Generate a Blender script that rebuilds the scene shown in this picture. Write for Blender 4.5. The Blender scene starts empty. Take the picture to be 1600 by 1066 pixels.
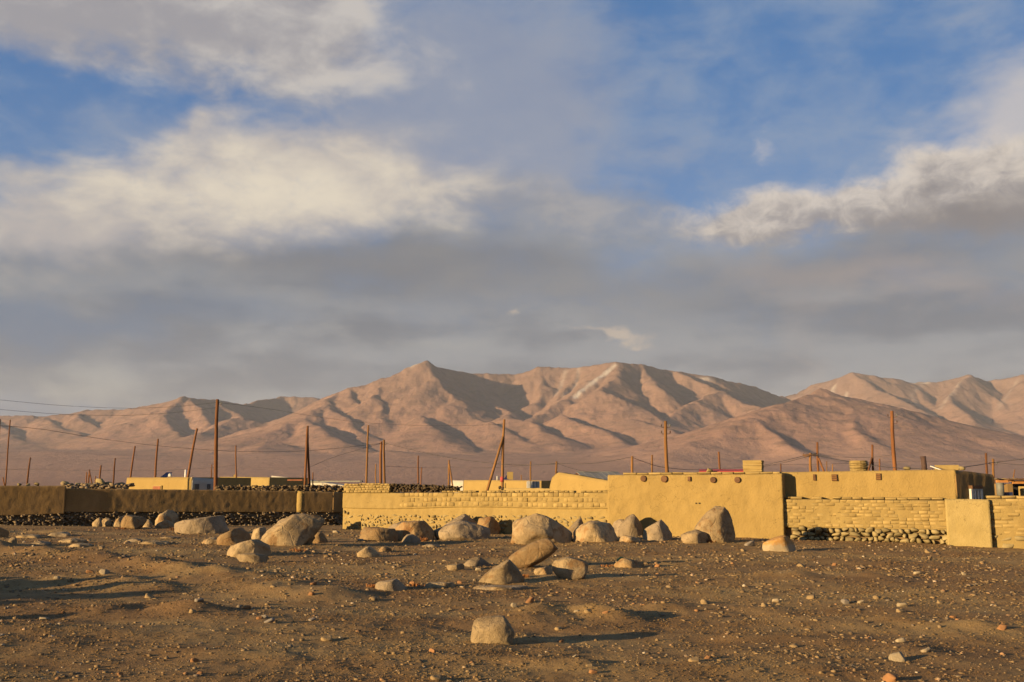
import bpy, bmesh, math, random
import numpy as np
from mathutils import Vector

# ------------------------------------------------------------------ camera
SC = bpy.context.scene
COL = SC.collection
F = 1555.0                      # focal length in pixels of a 1600 wide frame (35 mm lens)
CAMZ = 1.75
TH = math.atan(225.0 / F)       # tilted up: the horizon lies at row 758 of 1066
cam_d = bpy.data.cameras.new('camera')
cam_d.sensor_width = 36.0
cam_d.lens = 36.0 * F / 1600.0
cam_d.clip_start = 0.1
cam_d.clip_end = 80000.0
cam = bpy.data.objects.new('camera', cam_d)
COL.objects.link(cam)
cam.location = (0, 0, CAMZ)
cam.rotation_euler = (math.pi / 2 + TH, 0, 0)
SC.camera = cam

# ------------------------------------------------------------------ light
SUN_AZ = math.radians(57.0)     # light travels this far to the right of straight ahead
SUN_EL = math.radians(9.0)
SUN_E = 5.0
EXPO = 1.4
SKY_STRENGTH = 0.1
SC.view_settings.view_transform = 'Standard'
SC.view_settings.look = 'None'
SC.view_settings.gamma = 1.0
SC.view_settings.exposure = EXPO
SC.view_settings.use_curve_mapping = False
SC.cycles.volume_bounces = 0
SC.cycles.max_bounces = 3
SC.cycles.diffuse_bounces = 2
SC.cycles.glossy_bounces = 1
sun_d = bpy.data.lights.new('sun', 'SUN')
sun_d.energy = SUN_E
sun_d.angle = math.radians(0.53)
sun_d.color = (1.0, 0.70, 0.36)
sun = bpy.data.objects.new('sun', sun_d)
COL.objects.link(sun)
LD = Vector((math.sin(SUN_AZ) * math.cos(SUN_EL), math.cos(SUN_AZ) * math.cos(SUN_EL), -math.sin(SUN_EL)))
sun.rotation_euler = LD.to_track_quat('-Z', 'Y').to_euler()
sun.location = (-40, -45, 30)


def ray(px, py):
    """direction of a photo pixel, scaled so that y = 1"""
    u = (px - 800.0) / F
    v = (533.0 - py) / F
    x, y, z = u, math.cos(TH) - v * math.sin(TH), math.sin(TH) + v * math.cos(TH)
    return x / y, 1.0, z / y


def P(px, py, Y):
    r = ray(px, py)
    return Vector((r[0] * Y, Y, CAMZ + r[2] * Y))


def Z(py, Y, px=800):
    return CAMZ + ray(px, py)[2] * Y


def X(px, Y, py=780):
    return ray(px, py)[0] * Y

# ------------------------------------------------------------------ sky
class NT:
    """small helper that writes shader node graphs"""
    def __init__(s, tree):
        s.t = tree
        s.n = tree.nodes
        s.l = tree.links

    def new(s, typ, **kw):
        n = s.n.new(typ)
        for k, v in kw.items():
            setattr(n, k, v)
        return n

    def put(s, sock, v):
        if isinstance(v, bpy.types.NodeSocket):
            s.l.new(v, sock)
        else:
            sock.default_value = v

    def m(s, op, a, b=0.0, c=0.0, clamp=False):
        n = s.new('ShaderNodeMath', operation=op, use_clamp=clamp)
        s.put(n.inputs[0], a)
        s.put(n.inputs[1], b)
        s.put(n.inputs[2], c)
        return n.outputs[0]

    def step(s, v, lo, hi, a=0.0, b=1.0):
        n = s.new('ShaderNodeMapRange', interpolation_type='SMOOTHSTEP')
        s.put(n.inputs['Value'], v)
        for k, x in (('From Min', lo), ('From Max', hi), ('To Min', a), ('To Max', b)):
            s.put(n.inputs[k], x)
        return n.outputs[0]

    def mix(s, f, a, b, blend='MIX'):
        n = s.new('ShaderNodeMix', data_type='RGBA', blend_type=blend)
        s.put(n.inputs[0], f)
        s.put(n.inputs[6], a if isinstance(a, bpy.types.NodeSocket) else (*a, 1.0))
        s.put(n.inputs[7], b if isinstance(b, bpy.types.NodeSocket) else (*b, 1.0))
        return n.outputs[2]

    def noise(s, vec, scale, detail=6.0, rough=0.55, dist=0.0, kind='FBM', out=0):
        n = s.new('ShaderNodeTexNoise', noise_dimensions='3D', noise_type=kind)
        s.l.new(vec, n.inputs['Vector'])
        n.inputs['Scale'].default_value = scale
        n.inputs['Detail'].default_value = detail
        n.inputs['Roughness'].default_value = rough
        n.inputs['Distortion'].default_value = dist
        return n.outputs[out]

    def voro(s, vec, scale, feature='F1', out='Distance'):
        n = s.new('ShaderNodeTexVoronoi', feature=feature)
        s.l.new(vec, n.inputs['Vector'])
        n.inputs['Scale'].default_value = scale
        return n.outputs[out]

    def vmul(s, vec, k):
        n = s.new('ShaderNodeVectorMath', operation='MULTIPLY')
        s.l.new(vec, n.inputs[0])
        n.inputs[1].default_value = k
        return n.outputs[0]

    def ramp(s, f, stops):
        n = s.new('ShaderNodeValToRGB')
        s.put(n.inputs[0], f)
        e = n.color_ramp.elements
        while len(e) < len(stops):
            e.new(0.5)
        for k, (p, c) in enumerate(stops):
            e[k].position = p
            e[k].color = (*c, 1.0)
        return n.outputs[0]


def lin(r, g, b):
    f = lambda c: (c / 255 / 12.92) if c <= 10 else (((c / 255) + 0.055) / 1.055) ** 2.4
    return f(r), f(g), f(b)


SKYGAIN = 1.0 / (SKY_STRENGTH * 2 ** EXPO)


def skyc(r, g, b, k=1.0):
    return tuple(c * SKYGAIN * k for c in lin(r, g, b))


world = bpy.data.worlds.new('World')
SC.world = world
world.use_nodes = True
world.cycles.sampling_method = 'MANUAL'
world.cycles.sample_map_resolution = 256
W = NT(world.node_tree)
W.n.clear()
out = W.new('ShaderNodeOutputWorld')
bg = W.new('ShaderNodeBackground')
bg.inputs['Strength'].default_value = SKY_STRENGTH
W.l.new(bg.outputs[0], out.inputs[0])
sky = W.new('ShaderNodeTexSky', sky_type='NISHITA')
sky.sun_disc = False
sky.sun_elevation = SUN_EL
sky.sun_rotation = math.pi + SUN_AZ
sky.altitude = 3500.0
sky.air_density = 1.0
sky.dust_density = 0.4
tc = W.new('ShaderNodeTexCoord').outputs['Generated']
sep = W.new('ShaderNodeSeparateXYZ')
W.l.new(tc, sep.inputs[0])
sx, sy, sz = sep.outputs
U0 = W.m('ARCTAN2', sx, sy)
V0 = W.m('ARCSINE', sz)
stretched = W.vmul(tc, (1.0, 1.0, 1.9))
# warp so that no cloud keeps a smooth outline
wn = W.new('ShaderNodeTexNoise', noise_dimensions='3D')
W.l.new(stretched, wn.inputs['Vector'])
wn.inputs['Scale'].default_value = 5.0
wn.inputs['Detail'].default_value = 5.0
wn.inputs['Roughness'].default_value = 0.55
wv = W.new('ShaderNodeVectorMath', operation='MULTIPLY_ADD')
W.l.new(wn.outputs['Color'], wv.inputs[0])
wv.inputs[1].default_value = (0.24, 0.15, 0.0)
wv.inputs[2].default_value = (-0.12, -0.075, 0.0)
uvc = W.new('ShaderNodeCombineXYZ')
W.l.new(U0, uvc.inputs[0])
W.l.new(V0, uvc.inputs[1])
wa = W.new('ShaderNodeVectorMath', operation='ADD')
W.l.new(uvc.outputs[0], wa.inputs[0])
W.l.new(wv.outputs[0], wa.inputs[1])
UV = wa.outputs[0]
usep = W.new('ShaderNodeSeparateXYZ')
W.l.new(UV, usep.inputs[0])
V = usep.outputs[1]
fb_big = wn.outputs[0]
fb_mid = W.noise(stretched, 14.0, 7.0, 0.58, 0.25)
fb_fine = W.noise(W.vmul(tc, (1.0, 1.0, 1.4)), 40.0, 6.0, 0.68, 0.5)
streak = W.noise(W.vmul(tc, (1.0, 1.0, 5.0)), 5.0, 5.0, 0.55)


def uv(px, py):
    r = Vector(ray(px, py)).normalized()
    return math.atan2(r.x, r.y), math.asin(r.z)


def blob(px, py, rx, ry, rot=0.0, amp=1.0):
    """soft bump in the sky's own azimuth and elevation"""
    cu, cv = uv(px, py)
    mp = W.new('ShaderNodeMapping', vector_type='TEXTURE')
    W.l.new(UV, mp.inputs[0])
    mp.inputs[1].default_value = (cu, cv, 0)
    mp.inputs[2].default_value = (0, 0, math.radians(rot))
    mp.inputs[3].default_value = (2.3 * rx / F, 2.3 * ry / F, 1)
    g = W.new('ShaderNodeTexGradient', gradient_type='QUADRATIC_SPHERE')
    W.l.new(mp.outputs[0], g.inputs[0])
    e = g.outputs[1]
    return W.m('MULTIPLY', e, amp) if amp != 1.0 else e


def total(*v):
    r = v[0]
    for k in v[1:]:
        r = W.m('ADD', r, k)
    return r


def tex(v, f, k):
    """roughen a bump with a cloud noise"""
    return W.m('MULTIPLY_ADD', f, k, W.m('SUBTRACT', v, 0.5 * k))


# clear air: the Nishita sky, deepened overhead as a polarised evening blue
skyvert = W.step(V0, 0.02, 0.42)
base = W.mix(1.0, sky.outputs[0], W.mix(skyvert, (0.55, 0.70, 0.98), (0.42, 0.80, 1.05)), 'MULTIPLY')
deep = W.mix(skyvert, skyc(118, 146, 176), skyc(54, 108, 164))
deep = W.mix(W.step(V0, 0.42, 1.35), deep, skyc(26, 66, 122))
c = W.mix(0.85, base, deep)
# high thin veil
veil = W.step(W.m('MULTIPLY_ADD', fb_mid, 0.6, W.m('MULTIPLY', fb_big, 0.5)), 0.42, 0.72, 0.0, 0.62)
c = W.mix(veil, c, skyc(140, 158, 182))
veil2 = W.step(tex(total(blob(800, 150, 190, 260), blob(640, 230, 330, 150, 0, 1.0), blob(60, 195, 200, 70, 0, .25)), fb_mid, 0.9), 0.1, 1.0, 0.0, 0.72)
c = W.mix(veil2, c, skyc(144, 151, 168))
# a grey stratus deck low over the mountains, all round the horizon
edge = W.m('MULTIPLY', W.m('SUBTRACT', 0.262, V), 8.0)
edge = tex(total(edge, blob(1190, 240, 210, 70, 0, -.6), blob(300, 350, 420, 120, 0, .5), blob(900, 340, 330, 80, 0, .45), blob(1480, 330, 260, 120, 0, .5)), fb_mid, 0.9)
deck = W.step(edge, -0.1, 0.95)
shade = W.m('MULTIPLY_ADD', fb_mid, 0.35, W.m('MULTIPLY', streak, 0.65))
deckcol = W.mix(W.step(shade, 0.38, 0.62), skyc(100, 110, 124), skyc(134, 140, 148))
c = W.mix(W.m('MULTIPLY', deck, 0.97), c, deckcol)
# darker belly of the deck
belly = W.step(tex(total(blob(560, 425, 640, 60), blob(1330, 430, 420, 50, 4, .5)), streak, 0.7), 0.15, 1.0, 0.0, 0.7)
c = W.mix(belly, c, skyc(112, 114, 119))
# blue gaps low on the left
win = W.step(tex(total(blob(120, 500, 420, 40), blob(-10, 530, 70, 45, 0, .9), blob(20, 622, 300, 20, 0, .9)), streak, 0.8), 0.2, 1.0, 0.0, 0.75)
c = W.mix(win, c, skyc(88, 113, 142))
low = W.step(tex(total(blob(100, 585, 300, 26), blob(640, 545, 420, 32, 0, .6)), fb_mid, 1.1), 0.25, 1.05, 0.0, 0.65)
c = W.mix(low, c, skyc(158, 159, 157))
# rosy curtain on the right
rose = W.step(tex(total(blob(1400, 445, 260, 50, -12), blob(1230, 545, 60, 90, 0, .6)), fb_mid, 0.8), 0.2, 1.1, 0.0, 0.6)
c = W.mix(rose, c, skyc(156, 146, 144))
# mid-height lumps joining both sides
mid = W.step(tex(total(blob(900, 330, 260, 50), blob(1050, 350, 160, 40, 0, .6), blob(720, 320, 140, 40, 0, .6)), fb_fine, 1.0), 0.3, 1.2, 0.0, 0.55)
c = W.mix(mid, c, W.mix(W.step(fb_mid, 0.42, 0.62), skyc(140, 142, 148), skyc(172, 167, 164)))
# cloud along the top left
topc = W.step(tex(total(blob(150, 10, 300, 70, -4, 1.1), blob(520, 35, 200, 110, 0, 1.25), blob(-80, 20, 200, 60)), fb_mid, 1.1), 0.22, 0.95)
topcol = W.mix(W.step(W.m('MULTIPLY_ADD', blob(640, 90, 90, 110), 0.25, fb_mid), 0.40, 0.72), skyc(158, 155, 158), skyc(198, 192, 186))
c = W.mix(W.m('MULTIPLY', topc, 0.92), c, topcol)
# the large cream bank on the left
bank = tex(total(blob(380, 275, 270, 85, 6, 1.1), blob(20, 345, 250, 60, 0, 1.0), blob(590, 310, 170, 65, 0, 1.0), blob(285, 185, 90, 45, 40, .6), blob(60, 205, 190, 60, 12, -.5)), fb_mid, 0.75)
bankd = W.step(bank, 0.12, 0.95)
bankcol = W.mix(W.step(W.m('MULTIPLY_ADD', blob(470, 305, 300, 60), 0.45, fb_mid), 0.40, 0.98), skyc(178, 172, 170), skyc(226, 214, 194))
bankd = W.m('MULTIPLY', bankd, W.step(fb_fine, 0.15, 0.55, 0.72, 0.96))
c = W.mix(bankd, c, bankcol)
# bright cloud at the right border
rb = W.step(tex(total(blob(1680, 150, 170, 120, 30), blob(1600, 225, 110, 50, 0, .4)), fb_mid, 0.9), 0.15, 1.0)
c = W.mix(W.m('MULTIPLY', rb, 0.9), c, skyc(190, 187, 190))
# cumulus row on the right with lit tops and a grey base
cum = tex(tex(total(blob(1200, 318, 150, 34, 0, 1.0), blob(1420, 300, 180, 40, 1, 1.1), blob(1620, 300, 180, 44, 0, 1.1)), fb_fine, 0.6), fb_mid, 0.5)
cumd = W.step(cum, 0.18, 0.9)
lit = W.step(W.m('MULTIPLY_ADD', W.m('SUBTRACT', V, uv(1400, 305)[1]), 12.0, W.m('MULTIPLY', W.m('SUBTRACT', fb_fine, 0.5), 1.4)), -0.45, 0.45)
cumcol = W.mix(lit, skyc(142, 137, 138), skyc(218, 206, 192))
c = W.mix(W.m('MULTIPLY', cumd, 0.9), c, cumcol)
dk = W.step(tex(blob(1520, 345, 170, 48, -6), fb_mid, 0.9), 0.15, 0.95, 0.0, 0.85)
c = W.mix(dk, c, skyc(122, 119, 122))
# torn scraps in the middle
sc2 = W.step(tex(total(blob(1200, 218, 34, 16, 35), blob(1212, 190, 26, 12, 20, .8)), fb_fine, 2.2), 0.3, 1.5, 0.0, 0.5)
c = W.mix(sc2, c, skyc(190, 188, 192))
sc3 = W.step(tex(total(blob(945, 526, 75, 12, 4, 1.3), blob(800, 505, 26, 10, 0, .9)), fb_fine, 1.1), 0.4, 1.0, 0.0, 0.8)
c = W.mix(sc3, c, skyc(190, 175, 160))
W.l.new(c, bg.inputs['Color'])

# ------------------------------------------------------------------ noise and mesh helpers
def _hash(ix, iy, iz, seed):
    h = (ix * 374761393 + iy * 668265263 + iz * 2147483647 + seed * 974711) & 0xFFFFFFFF
    h = ((h ^ (h >> 13)) * 1274126177) & 0xFFFFFFFF
    h = ((h ^ (h >> 16)) * 2246822519) & 0xFFFFFFFF
    return (h ^ (h >> 15)) & 0xFFFFFFFF


def pn(x, y, z=0.0, seed=0):
    """gradient noise, about -0.8 .. 0.8"""
    x = np.asarray(x, dtype=np.float64)
    y = np.asarray(y, dtype=np.float64) + 0 * x
    z = np.asarray(z, dtype=np.float64) + 0 * x
    xi, yi, zi = np.floor(x), np.floor(y), np.floor(z)
    xf, yf, zf = x - xi, y - yi, z - zi
    xi, yi, zi = xi.astype(np.int64), yi.astype(np.int64), zi.astype(np.int64)
    u, v, w = (t * t * t * (t * (t * 6 - 15) + 10) for t in (xf, yf, zf))
    r = 0
    flat = not np.any(zf)
    for dz in ((0,) if flat else (0, 1)):
        wz = 1.0 if flat else (w if dz else 1 - w)
        for dy in (0, 1):
            wy = v if dy else 1 - v
            for dx in (0, 1):
                wx = u if dx else 1 - u
                h = _hash(xi + dx, yi + dy, zi + dz, seed)
                gx = (h & 1023) / 511.5 - 1
                gy = ((h >> 10) & 1023) / 511.5 - 1
                gz = ((h >> 20) & 1023) / 511.5 - 1
                g = gx * (xf - dx) + gy * (yf - dy) + gz * (zf - dz)
                r = r + wx * wy * wz * g
    return r


def fbm(x, y, z=0.0, octv=4, seed=0, gain=0.5):
    s, a, f = 0, 1.0, 1.0
    for k in range(octv):
        s = s + a * pn(x * f, y * f, np.asarray(z) * f, seed + k * 17)
        a *= gain
        f *= 2.03
    return s


def link(name, me, mats=None, parent=None, origin=(0, 0, 0)):
    o = bpy.data.objects.new(name, me)
    COL.objects.link(o)
    if mats is not None and len(me.materials) == 0:
        me.materials.append(mats)
    o.location = origin
    if parent is not None:
        o.parent = parent
        o.location = Vector(origin) - parent.location
    return o


def mesh_obj(name, verts, faces, mat_, parent=None, origin=(0, 0, 0), smooth=True):
    v = np.asarray(verts, dtype=np.float64) - np.asarray(origin, dtype=np.float64)
    me = bpy.data.meshes.new(name)
    me.from_pydata(v.tolist(), [], [tuple(int(i) for i in f) for f in faces])
    if smooth:
        me.shade_smooth()
    me.update()
    return link(name, me, mat_, parent, origin)


def grid_mesh(name, V, nu, nv, mat_, close_u=False, smooth=True):
    """fast quad grid: V is (nv*nu, 3), rows of nu"""
    me = bpy.data.meshes.new(name)
    idx = np.arange(nu * nv).reshape(nv, nu)
    if close_u:
        idx = np.concatenate([idx, idx[:, :1]], axis=1)
    q = np.stack([idx[:-1, :-1], idx[:-1, 1:], idx[1:, 1:], idx[1:, :-1]], axis=-1).reshape(-1, 4)
    me.vertices.add(len(V))
    me.vertices.foreach_set('co', V.astype(np.float32).ravel())
    me.loops.add(q.size)
    me.loops.foreach_set('vertex_index', q.astype(np.int32).ravel())
    me.polygons.add(len(q))
    me.polygons.foreach_set('loop_start', np.arange(0, q.size, 4, dtype=np.int32))
    me.update(calc_edges=True)
    if smooth:
        me.shade_smooth()
    return link(name, me, mat_)


def empty(name, loc):
    o = bpy.data.objects.new(name, None)
    COL.objects.link(o)
    o.location = loc
    o.empty_display_size = 0.3
    return o


def tag(o, label=None, cat=None, group=None, kind=None):
    if label: o['label'] = label
    if cat: o['category'] = cat
    if group: o['group'] = group
    if kind: o['kind'] = kind
    return o


def box_vf(c, s, jit=0.0, rnd=None, rot=0.0):
    """8 corner box at centre c, half sizes s"""
    v = []
    ca, sa = math.cos(rot), math.sin(rot)
    for x, y, z in ((-1, -1, -1), (1, -1, -1), (1, 1, -1), (-1, 1, -1), (-1, -1, 1), (1, -1, 1), (1, 1, 1), (-1, 1, 1)):
        j = [(rnd.uniform(-jit, jit) if jit else 0) for _ in range(3)]
        a, b, d = x * s[0] + j[0], y * s[1] + j[1], z * s[2] + j[2]
        v.append((c[0] + a * ca - b * sa, c[1] + a * sa + b * ca, c[2] + d))
    f = [(0, 3, 2, 1), (4, 5, 6, 7), (0, 1, 5, 4), (1, 2, 6, 5), (2, 3, 7, 6), (3, 0, 4, 7)]
    return v, f


def box(name, c, s, mat_, parent=None, rot=0.0, bevel=0.0, jit=0.0, rnd=None):
    v, f = box_vf((0, 0, 0), s, jit, rnd, 0.0)
    me = bpy.data.meshes.new(name)
    me.from_pydata(v, [], f)
    if bevel:
        b = bmesh.new()
        b.from_mesh(me)
        bmesh.ops.bevel(b, geom=b.edges[:], offset=bevel, segments=2, affect='EDGES', profile=0.6)
        b.to_mesh(me)
        b.free()
    o = link(name, me, mat_, parent, c)
    o.rotation_euler[2] = rot
    return o


def tube_vf(pts, rads, seg=8, v0=0, cap=True):
    pts = [Vector(p) for p in pts]
    V, Fc = [], []
    n = len(pts)
    for i, p in enumerate(pts):
        d = (pts[min(i + 1, n - 1)] - pts[max(i - 1, 0)]).normalized()
        a = Vector((1, 0, 0)) if abs(d.x) < 0.8 else Vector((0, 1, 0))
        s = d.cross(a).normalized()
        t = d.cross(s)
        for k in range(seg):
            w = 2 * math.pi * k / seg
            V.append(p + (s * math.cos(w) + t * math.sin(w)) * rads[i])
    for i in range(n - 1):
        for k in range(seg):
            a, b = i * seg + k, i * seg + (k + 1) % seg
            Fc.append((v0 + a, v0 + b, v0 + b + seg, v0 + a + seg))
    if cap:
        Fc.append(tuple(v0 + k for k in range(seg))[::-1])
        Fc.append(tuple(v0 + (n - 1) * seg + k for k in range(seg)))
    return V, Fc


def tube(name, pts, rads, mat_, parent=None, seg=8, origin=None, smooth=True):
    if not hasattr(rads, '__len__'):
        rads = [rads] * len(pts)
    V, Fc = tube_vf(pts, rads, seg)
    return mesh_obj(name, V, Fc, mat_, parent, origin if origin is not None else pts[0], smooth)


# ------------------------------------------------------------------ materials
def material(name, rough=0.9, spec=0.2):
    m = bpy.data.materials.new(name)
    m.use_nodes = True
    n = NT(m.node_tree)
    bs = m.node_tree.nodes['Principled BSDF']
    bs.inputs['Roughness'].default_value = rough
    bs.inputs['Specular IOR Level'].default_value = spec
    return m, n, bs


def bump(n, bs, h, strength=0.5, dist=0.02):
    b = n.new('ShaderNodeBump')
    b.inputs['Strength'].default_value = strength
    b.inputs['Distance'].default_value = dist
    n.l.new(h, b.inputs['Height'])
    n.l.new(b.outputs[0], bs.inputs['Normal'])


def coords(n, what='Object'):
    return n.new('ShaderNodeTexCoord').outputs[what]


def position(n):
    return n.new('ShaderNodeNewGeometry').outputs['Position']


def objrand(n):
    return n.new('ShaderNodeObjectInfo').outputs['Random']


def mottled(name, a, b, c_, scale=2.0, fine=25.0, rough=0.92, bstr=0.5, bdist=0.02, rnd=0.25, world_pos=True, stretch=(1, 1, 1), cracks=0.0):
    """three-tone weathered surface with relief"""
    m, n, bs = material(name, rough)
    p = n.vmul(position(n) if world_pos else coords(n), stretch)
    f1 = n.noise(p, scale, 6, 0.6)
    f2 = n.noise(p, fine, 6, 0.65)
    col = n.mix(n.step(f1, 0.35, 0.65), a, b)
    col = n.mix(n.step(f2, 0.52, 0.75, 0, 0.7), col, c_)
    if cracks:
        wv = n.new('ShaderNodeVectorMath', operation='MULTIPLY_ADD')
        wq = n.new('ShaderNodeTexNoise')
        n.l.new(p, wq.inputs['Vector'])
        wq.inputs['Scale'].default_value = 3.0
        wq.inputs['Detail'].default_value = 4.0
        n.l.new(wq.outputs['Color'], wv.inputs[0])
        wv.inputs[1].default_value = (0.7, 0.7, 0.7)
        n.l.new(p, wv.inputs[2])
        ck = n.step(n.voro(wv.outputs[0], cracks, 'DISTANCE_TO_EDGE'), 0.0, 0.016, 1.0, 0.0)
        ck = n.m('MULTIPLY', ck, n.step(n.noise(p, 1.1, 3, .5), 0.45, 0.6, 0.0, 0.6))
        col = n.mix(ck, col, tuple(q * 0.38 for q in c_))
        col = n.mix(n.step(n.noise(n.vmul(p, (1, 1, 0.35)), 1.7, 5, .6), 0.54, 0.72, 0, 0.35), col, tuple(q * 0.72 for q in a))
    if rnd:
        k = n.m('ADD', n.m('MULTIPLY', objrand(n), 2 * rnd), 1 - rnd)
        cc = n.new('ShaderNodeCombineColor')
        for i in range(3):
            n.l.new(k, cc.inputs[i])
        col = n.mix(1.0, col, cc.outputs[0], 'MULTIPLY')
    n.l.new(col, bs.inputs['Base Color'])
    bump(n, bs, n.m('ADD', f2, n.m('MULTIPLY', f1, 0.5)), bstr, bdist)
    return m


M = {}
M['plaster'] = mottled('mud_plaster', (0.284, 0.208, 0.077), (0.249, 0.179, 0.065), (0.211, 0.151, 0.054), 1.2, 22, 0.95, 0.55, 0.03, 0.06, cracks=2.6)
M['plaster2'] = mottled('smooth_mud_plaster', (0.284, 0.201, 0.070), (0.260, 0.182, 0.062), (0.224, 0.157, 0.052), 0.9, 18, 0.95, 0.7, 0.035, 0.06, cracks=1.9)
M['plaster_pale'] = mottled('pale_mud_plaster', (0.310, 0.239, 0.098), (0.279, 0.214, 0.083), (0.235, 0.176, 0.072), 2.5, 24, 0.95, 0.7, 0.03, 0.06, cracks=1.5)
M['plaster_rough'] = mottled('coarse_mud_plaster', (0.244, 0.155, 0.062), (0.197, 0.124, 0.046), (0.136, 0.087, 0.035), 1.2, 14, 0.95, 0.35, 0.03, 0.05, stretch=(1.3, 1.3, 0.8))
M['brick'] = mottled('mud_brick', (0.290, 0.214, 0.083), (0.254, 0.182, 0.068), (0.205, 0.147, 0.057), 4.0, 40, 0.95, 0.6, 0.012, 0.24)
M['rubble'] = mottled('rubble_stone', (0.260, 0.208, 0.098), (0.211, 0.166, 0.077), (0.167, 0.129, 0.062), 5.0, 30, 0.9, 0.5, 0.012, 0.28)
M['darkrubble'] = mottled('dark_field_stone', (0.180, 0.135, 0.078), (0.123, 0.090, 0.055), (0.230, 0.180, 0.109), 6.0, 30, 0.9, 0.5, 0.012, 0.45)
M['dung'] = mottled('dried_dung_and_stone', (0.070, 0.049, 0.028), (0.107, 0.078, 0.043), (0.156, 0.119, 0.066), 6.0, 30, 0.95, 0.6, 0.02, 0.35)
M['whitewash'] = mottled('whitewash', (0.389, 0.366, 0.303), (0.343, 0.319, 0.264), (0.260, 0.236, 0.191), 1.0, 12, 0.9, 0.3, 0.02, 0.08)
M['pole'] = mottled('weathered_pole_wood', (0.164, 0.070, 0.025), (0.119, 0.051, 0.020), (0.061, 0.030, 0.014), 3.0, 40, 0.85, 0.5, 0.01, 0.22, stretch=(4, 4, 0.4))
M['pole_pale'] = mottled('bleached_pole_wood', (0.202, 0.103, 0.035), (0.162, 0.079, 0.026), (0.094, 0.046, 0.016), 3.0, 40, 0.85, 0.5, 0.01, 0.2, stretch=(4, 4, 0.4))
M['wood'] = mottled('dark_beam_wood', (0.13, 0.07, 0.035), (0.09, 0.05, 0.027), (0.045, 0.028, 0.018), 8.0, 60, 0.9, 0.6, 0.01, 0.15)
M['orangewood'] = mottled('fresh_timber', (0.42, 0.20, 0.06), (0.34, 0.15, 0.045), (0.22, 0.10, 0.035), 6.0, 50, 0.85, 0.4, 0.01, 0.12)
M['tin'] = mottled('weathered_roof_sheet', (0.246, 0.238, 0.195), (0.205, 0.193, 0.156), (0.139, 0.115, 0.086), 1.5, 14, 0.6, 0.2, 0.01, 0.05)
M['redwood'] = mottled('reddish_gable_boards', (0.26, 0.10, 0.05), (0.20, 0.08, 0.04), (0.12, 0.05, 0.03), 3.0, 40, 0.85, 0.3, 0.01, 0.05)
M['dark'] = mottled('dark_interior', (0.028, 0.024, 0.020), (0.02, 0.018, 0.016), (0.04, 0.034, 0.028), 3, 20, 0.95, 0.2, 0.01, 0.05)
M['iron'] = mottled('rusty_iron', (0.085, 0.05, 0.036), (0.055, 0.036, 0.03), (0.12, 0.06, 0.03), 8, 60, 0.75, 0.3, 0.005, 0.1)
M['zinc'] = mottled('dull_zinc', (0.17, 0.175, 0.145), (0.13, 0.135, 0.115), (0.20, 0.10, 0.06), 4, 20, 0.5, 0.2, 0.005, 0.1)
M['steel'] = mottled('bright_flue', (0.72, 0.72, 0.70), (0.62, 0.62, 0.6), (0.5, 0.5, 0.48), 5, 30, 0.4, 0.1, 0.004, 0.05)
M['wire'] = mottled('cable', (0.04, 0.035, 0.032), (0.05, 0.045, 0.04), (0.03, 0.028, 0.026), 5, 30, 0.7, 0.0, 0.004, 0.1)
M['ceramic'] = mottled('insulator_glaze', (0.70, 0.68, 0.62), (0.62, 0.6, 0.54), (0.5, 0.46, 0.4), 5, 30, 0.3, 0.0, 0.004, 0.1)
M['red'] = mottled('red_painted_sheet', (0.42, 0.07, 0.06), (0.34, 0.06, 0.05), (0.24, 0.06, 0.045), 4, 30, 0.7, 0.2, 0.004, 0.1)
M['white'] = mottled('white_paint', (0.437, 0.431, 0.393), (0.389, 0.384, 0.348), (0.295, 0.284, 0.247), 4, 30, 0.6, 0.1, 0.004, 0.05)
M['weed'] = mottled('dry_reddish_weed', (0.30, 0.12, 0.035), (0.22, 0.10, 0.035), (0.36, 0.20, 0.07), 6, 60, 0.9, 0.0, 0.004, 0.2)
M['green'] = mottled('green_plastic_sheet', (0.16, 0.21, 0.06), (0.11, 0.16, 0.045), (0.22, 0.24, 0.10), 9, 40, 0.6, 0.4, 0.01, 0.1)
M['earthy'] = mottled('packed_earth', (0.17, 0.115, 0.055), (0.13, 0.088, 0.042), (0.09, 0.06, 0.03), 5.0, 30, 0.95, 0.6, 0.02, 0.1)
# glass and solar cells
m, n, bs = material('window_glass', 0.12, 0.5)
bs.inputs['Base Color'].default_value = (0.035, 0.045, 0.055, 1)
M['glass'] = m
m, n, bs = material('solar_cells', 0.15, 0.5)
bs.inputs['Base Color'].default_value = (0.018, 0.030, 0.085, 1)
M['cells'] = m

# ------------------------------------------------------------------ ground
def _g0(px, py, z=0.12):
    r = ray(px, py)
    Y = (z - CAMZ) / r[2]
    return r[0] * Y, Y


# low banks and ruts that the raking light picks out: photo path, height, half width across
BANKS = []
for path, amp, wid in [
    ([(-150, 856), (40, 868), (250, 893), (380, 908), (500, 932)], 0.15, 0.85),
    ([(60, 915), (150, 912), (230, 926)], 0.13, 0.7),
    ([(170, 962), (230, 952), (300, 962)], 0.10, 0.55),
    ([(-120, 1000), (60, 1004), (170, 1000)], 0.08, 0.5),
    ([(1040, 944), (1140, 938), (1260, 958), (1400, 962), (1640, 972)], 0.085, 0.6),
    ([(1230, 896), (1300, 891), (1360, 897)], 0.10, 0.9),
    ([(1160, 990), (1260, 992), (1400, 1004)], 0.09, 0.5),
    ([(835, 962), (880, 955), (960, 958)], 0.17, 0.6),
    ([(640, 1032), (760, 1036), (900, 1042)], 0.05, 0.35),
    ([(-60, 838), (100, 838), (220, 836)], 0.10, 1.0),
]:
    BANKS.append(([_g0(a, b) for a, b in path], amp * 1.1, wid * 0.7))
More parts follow.
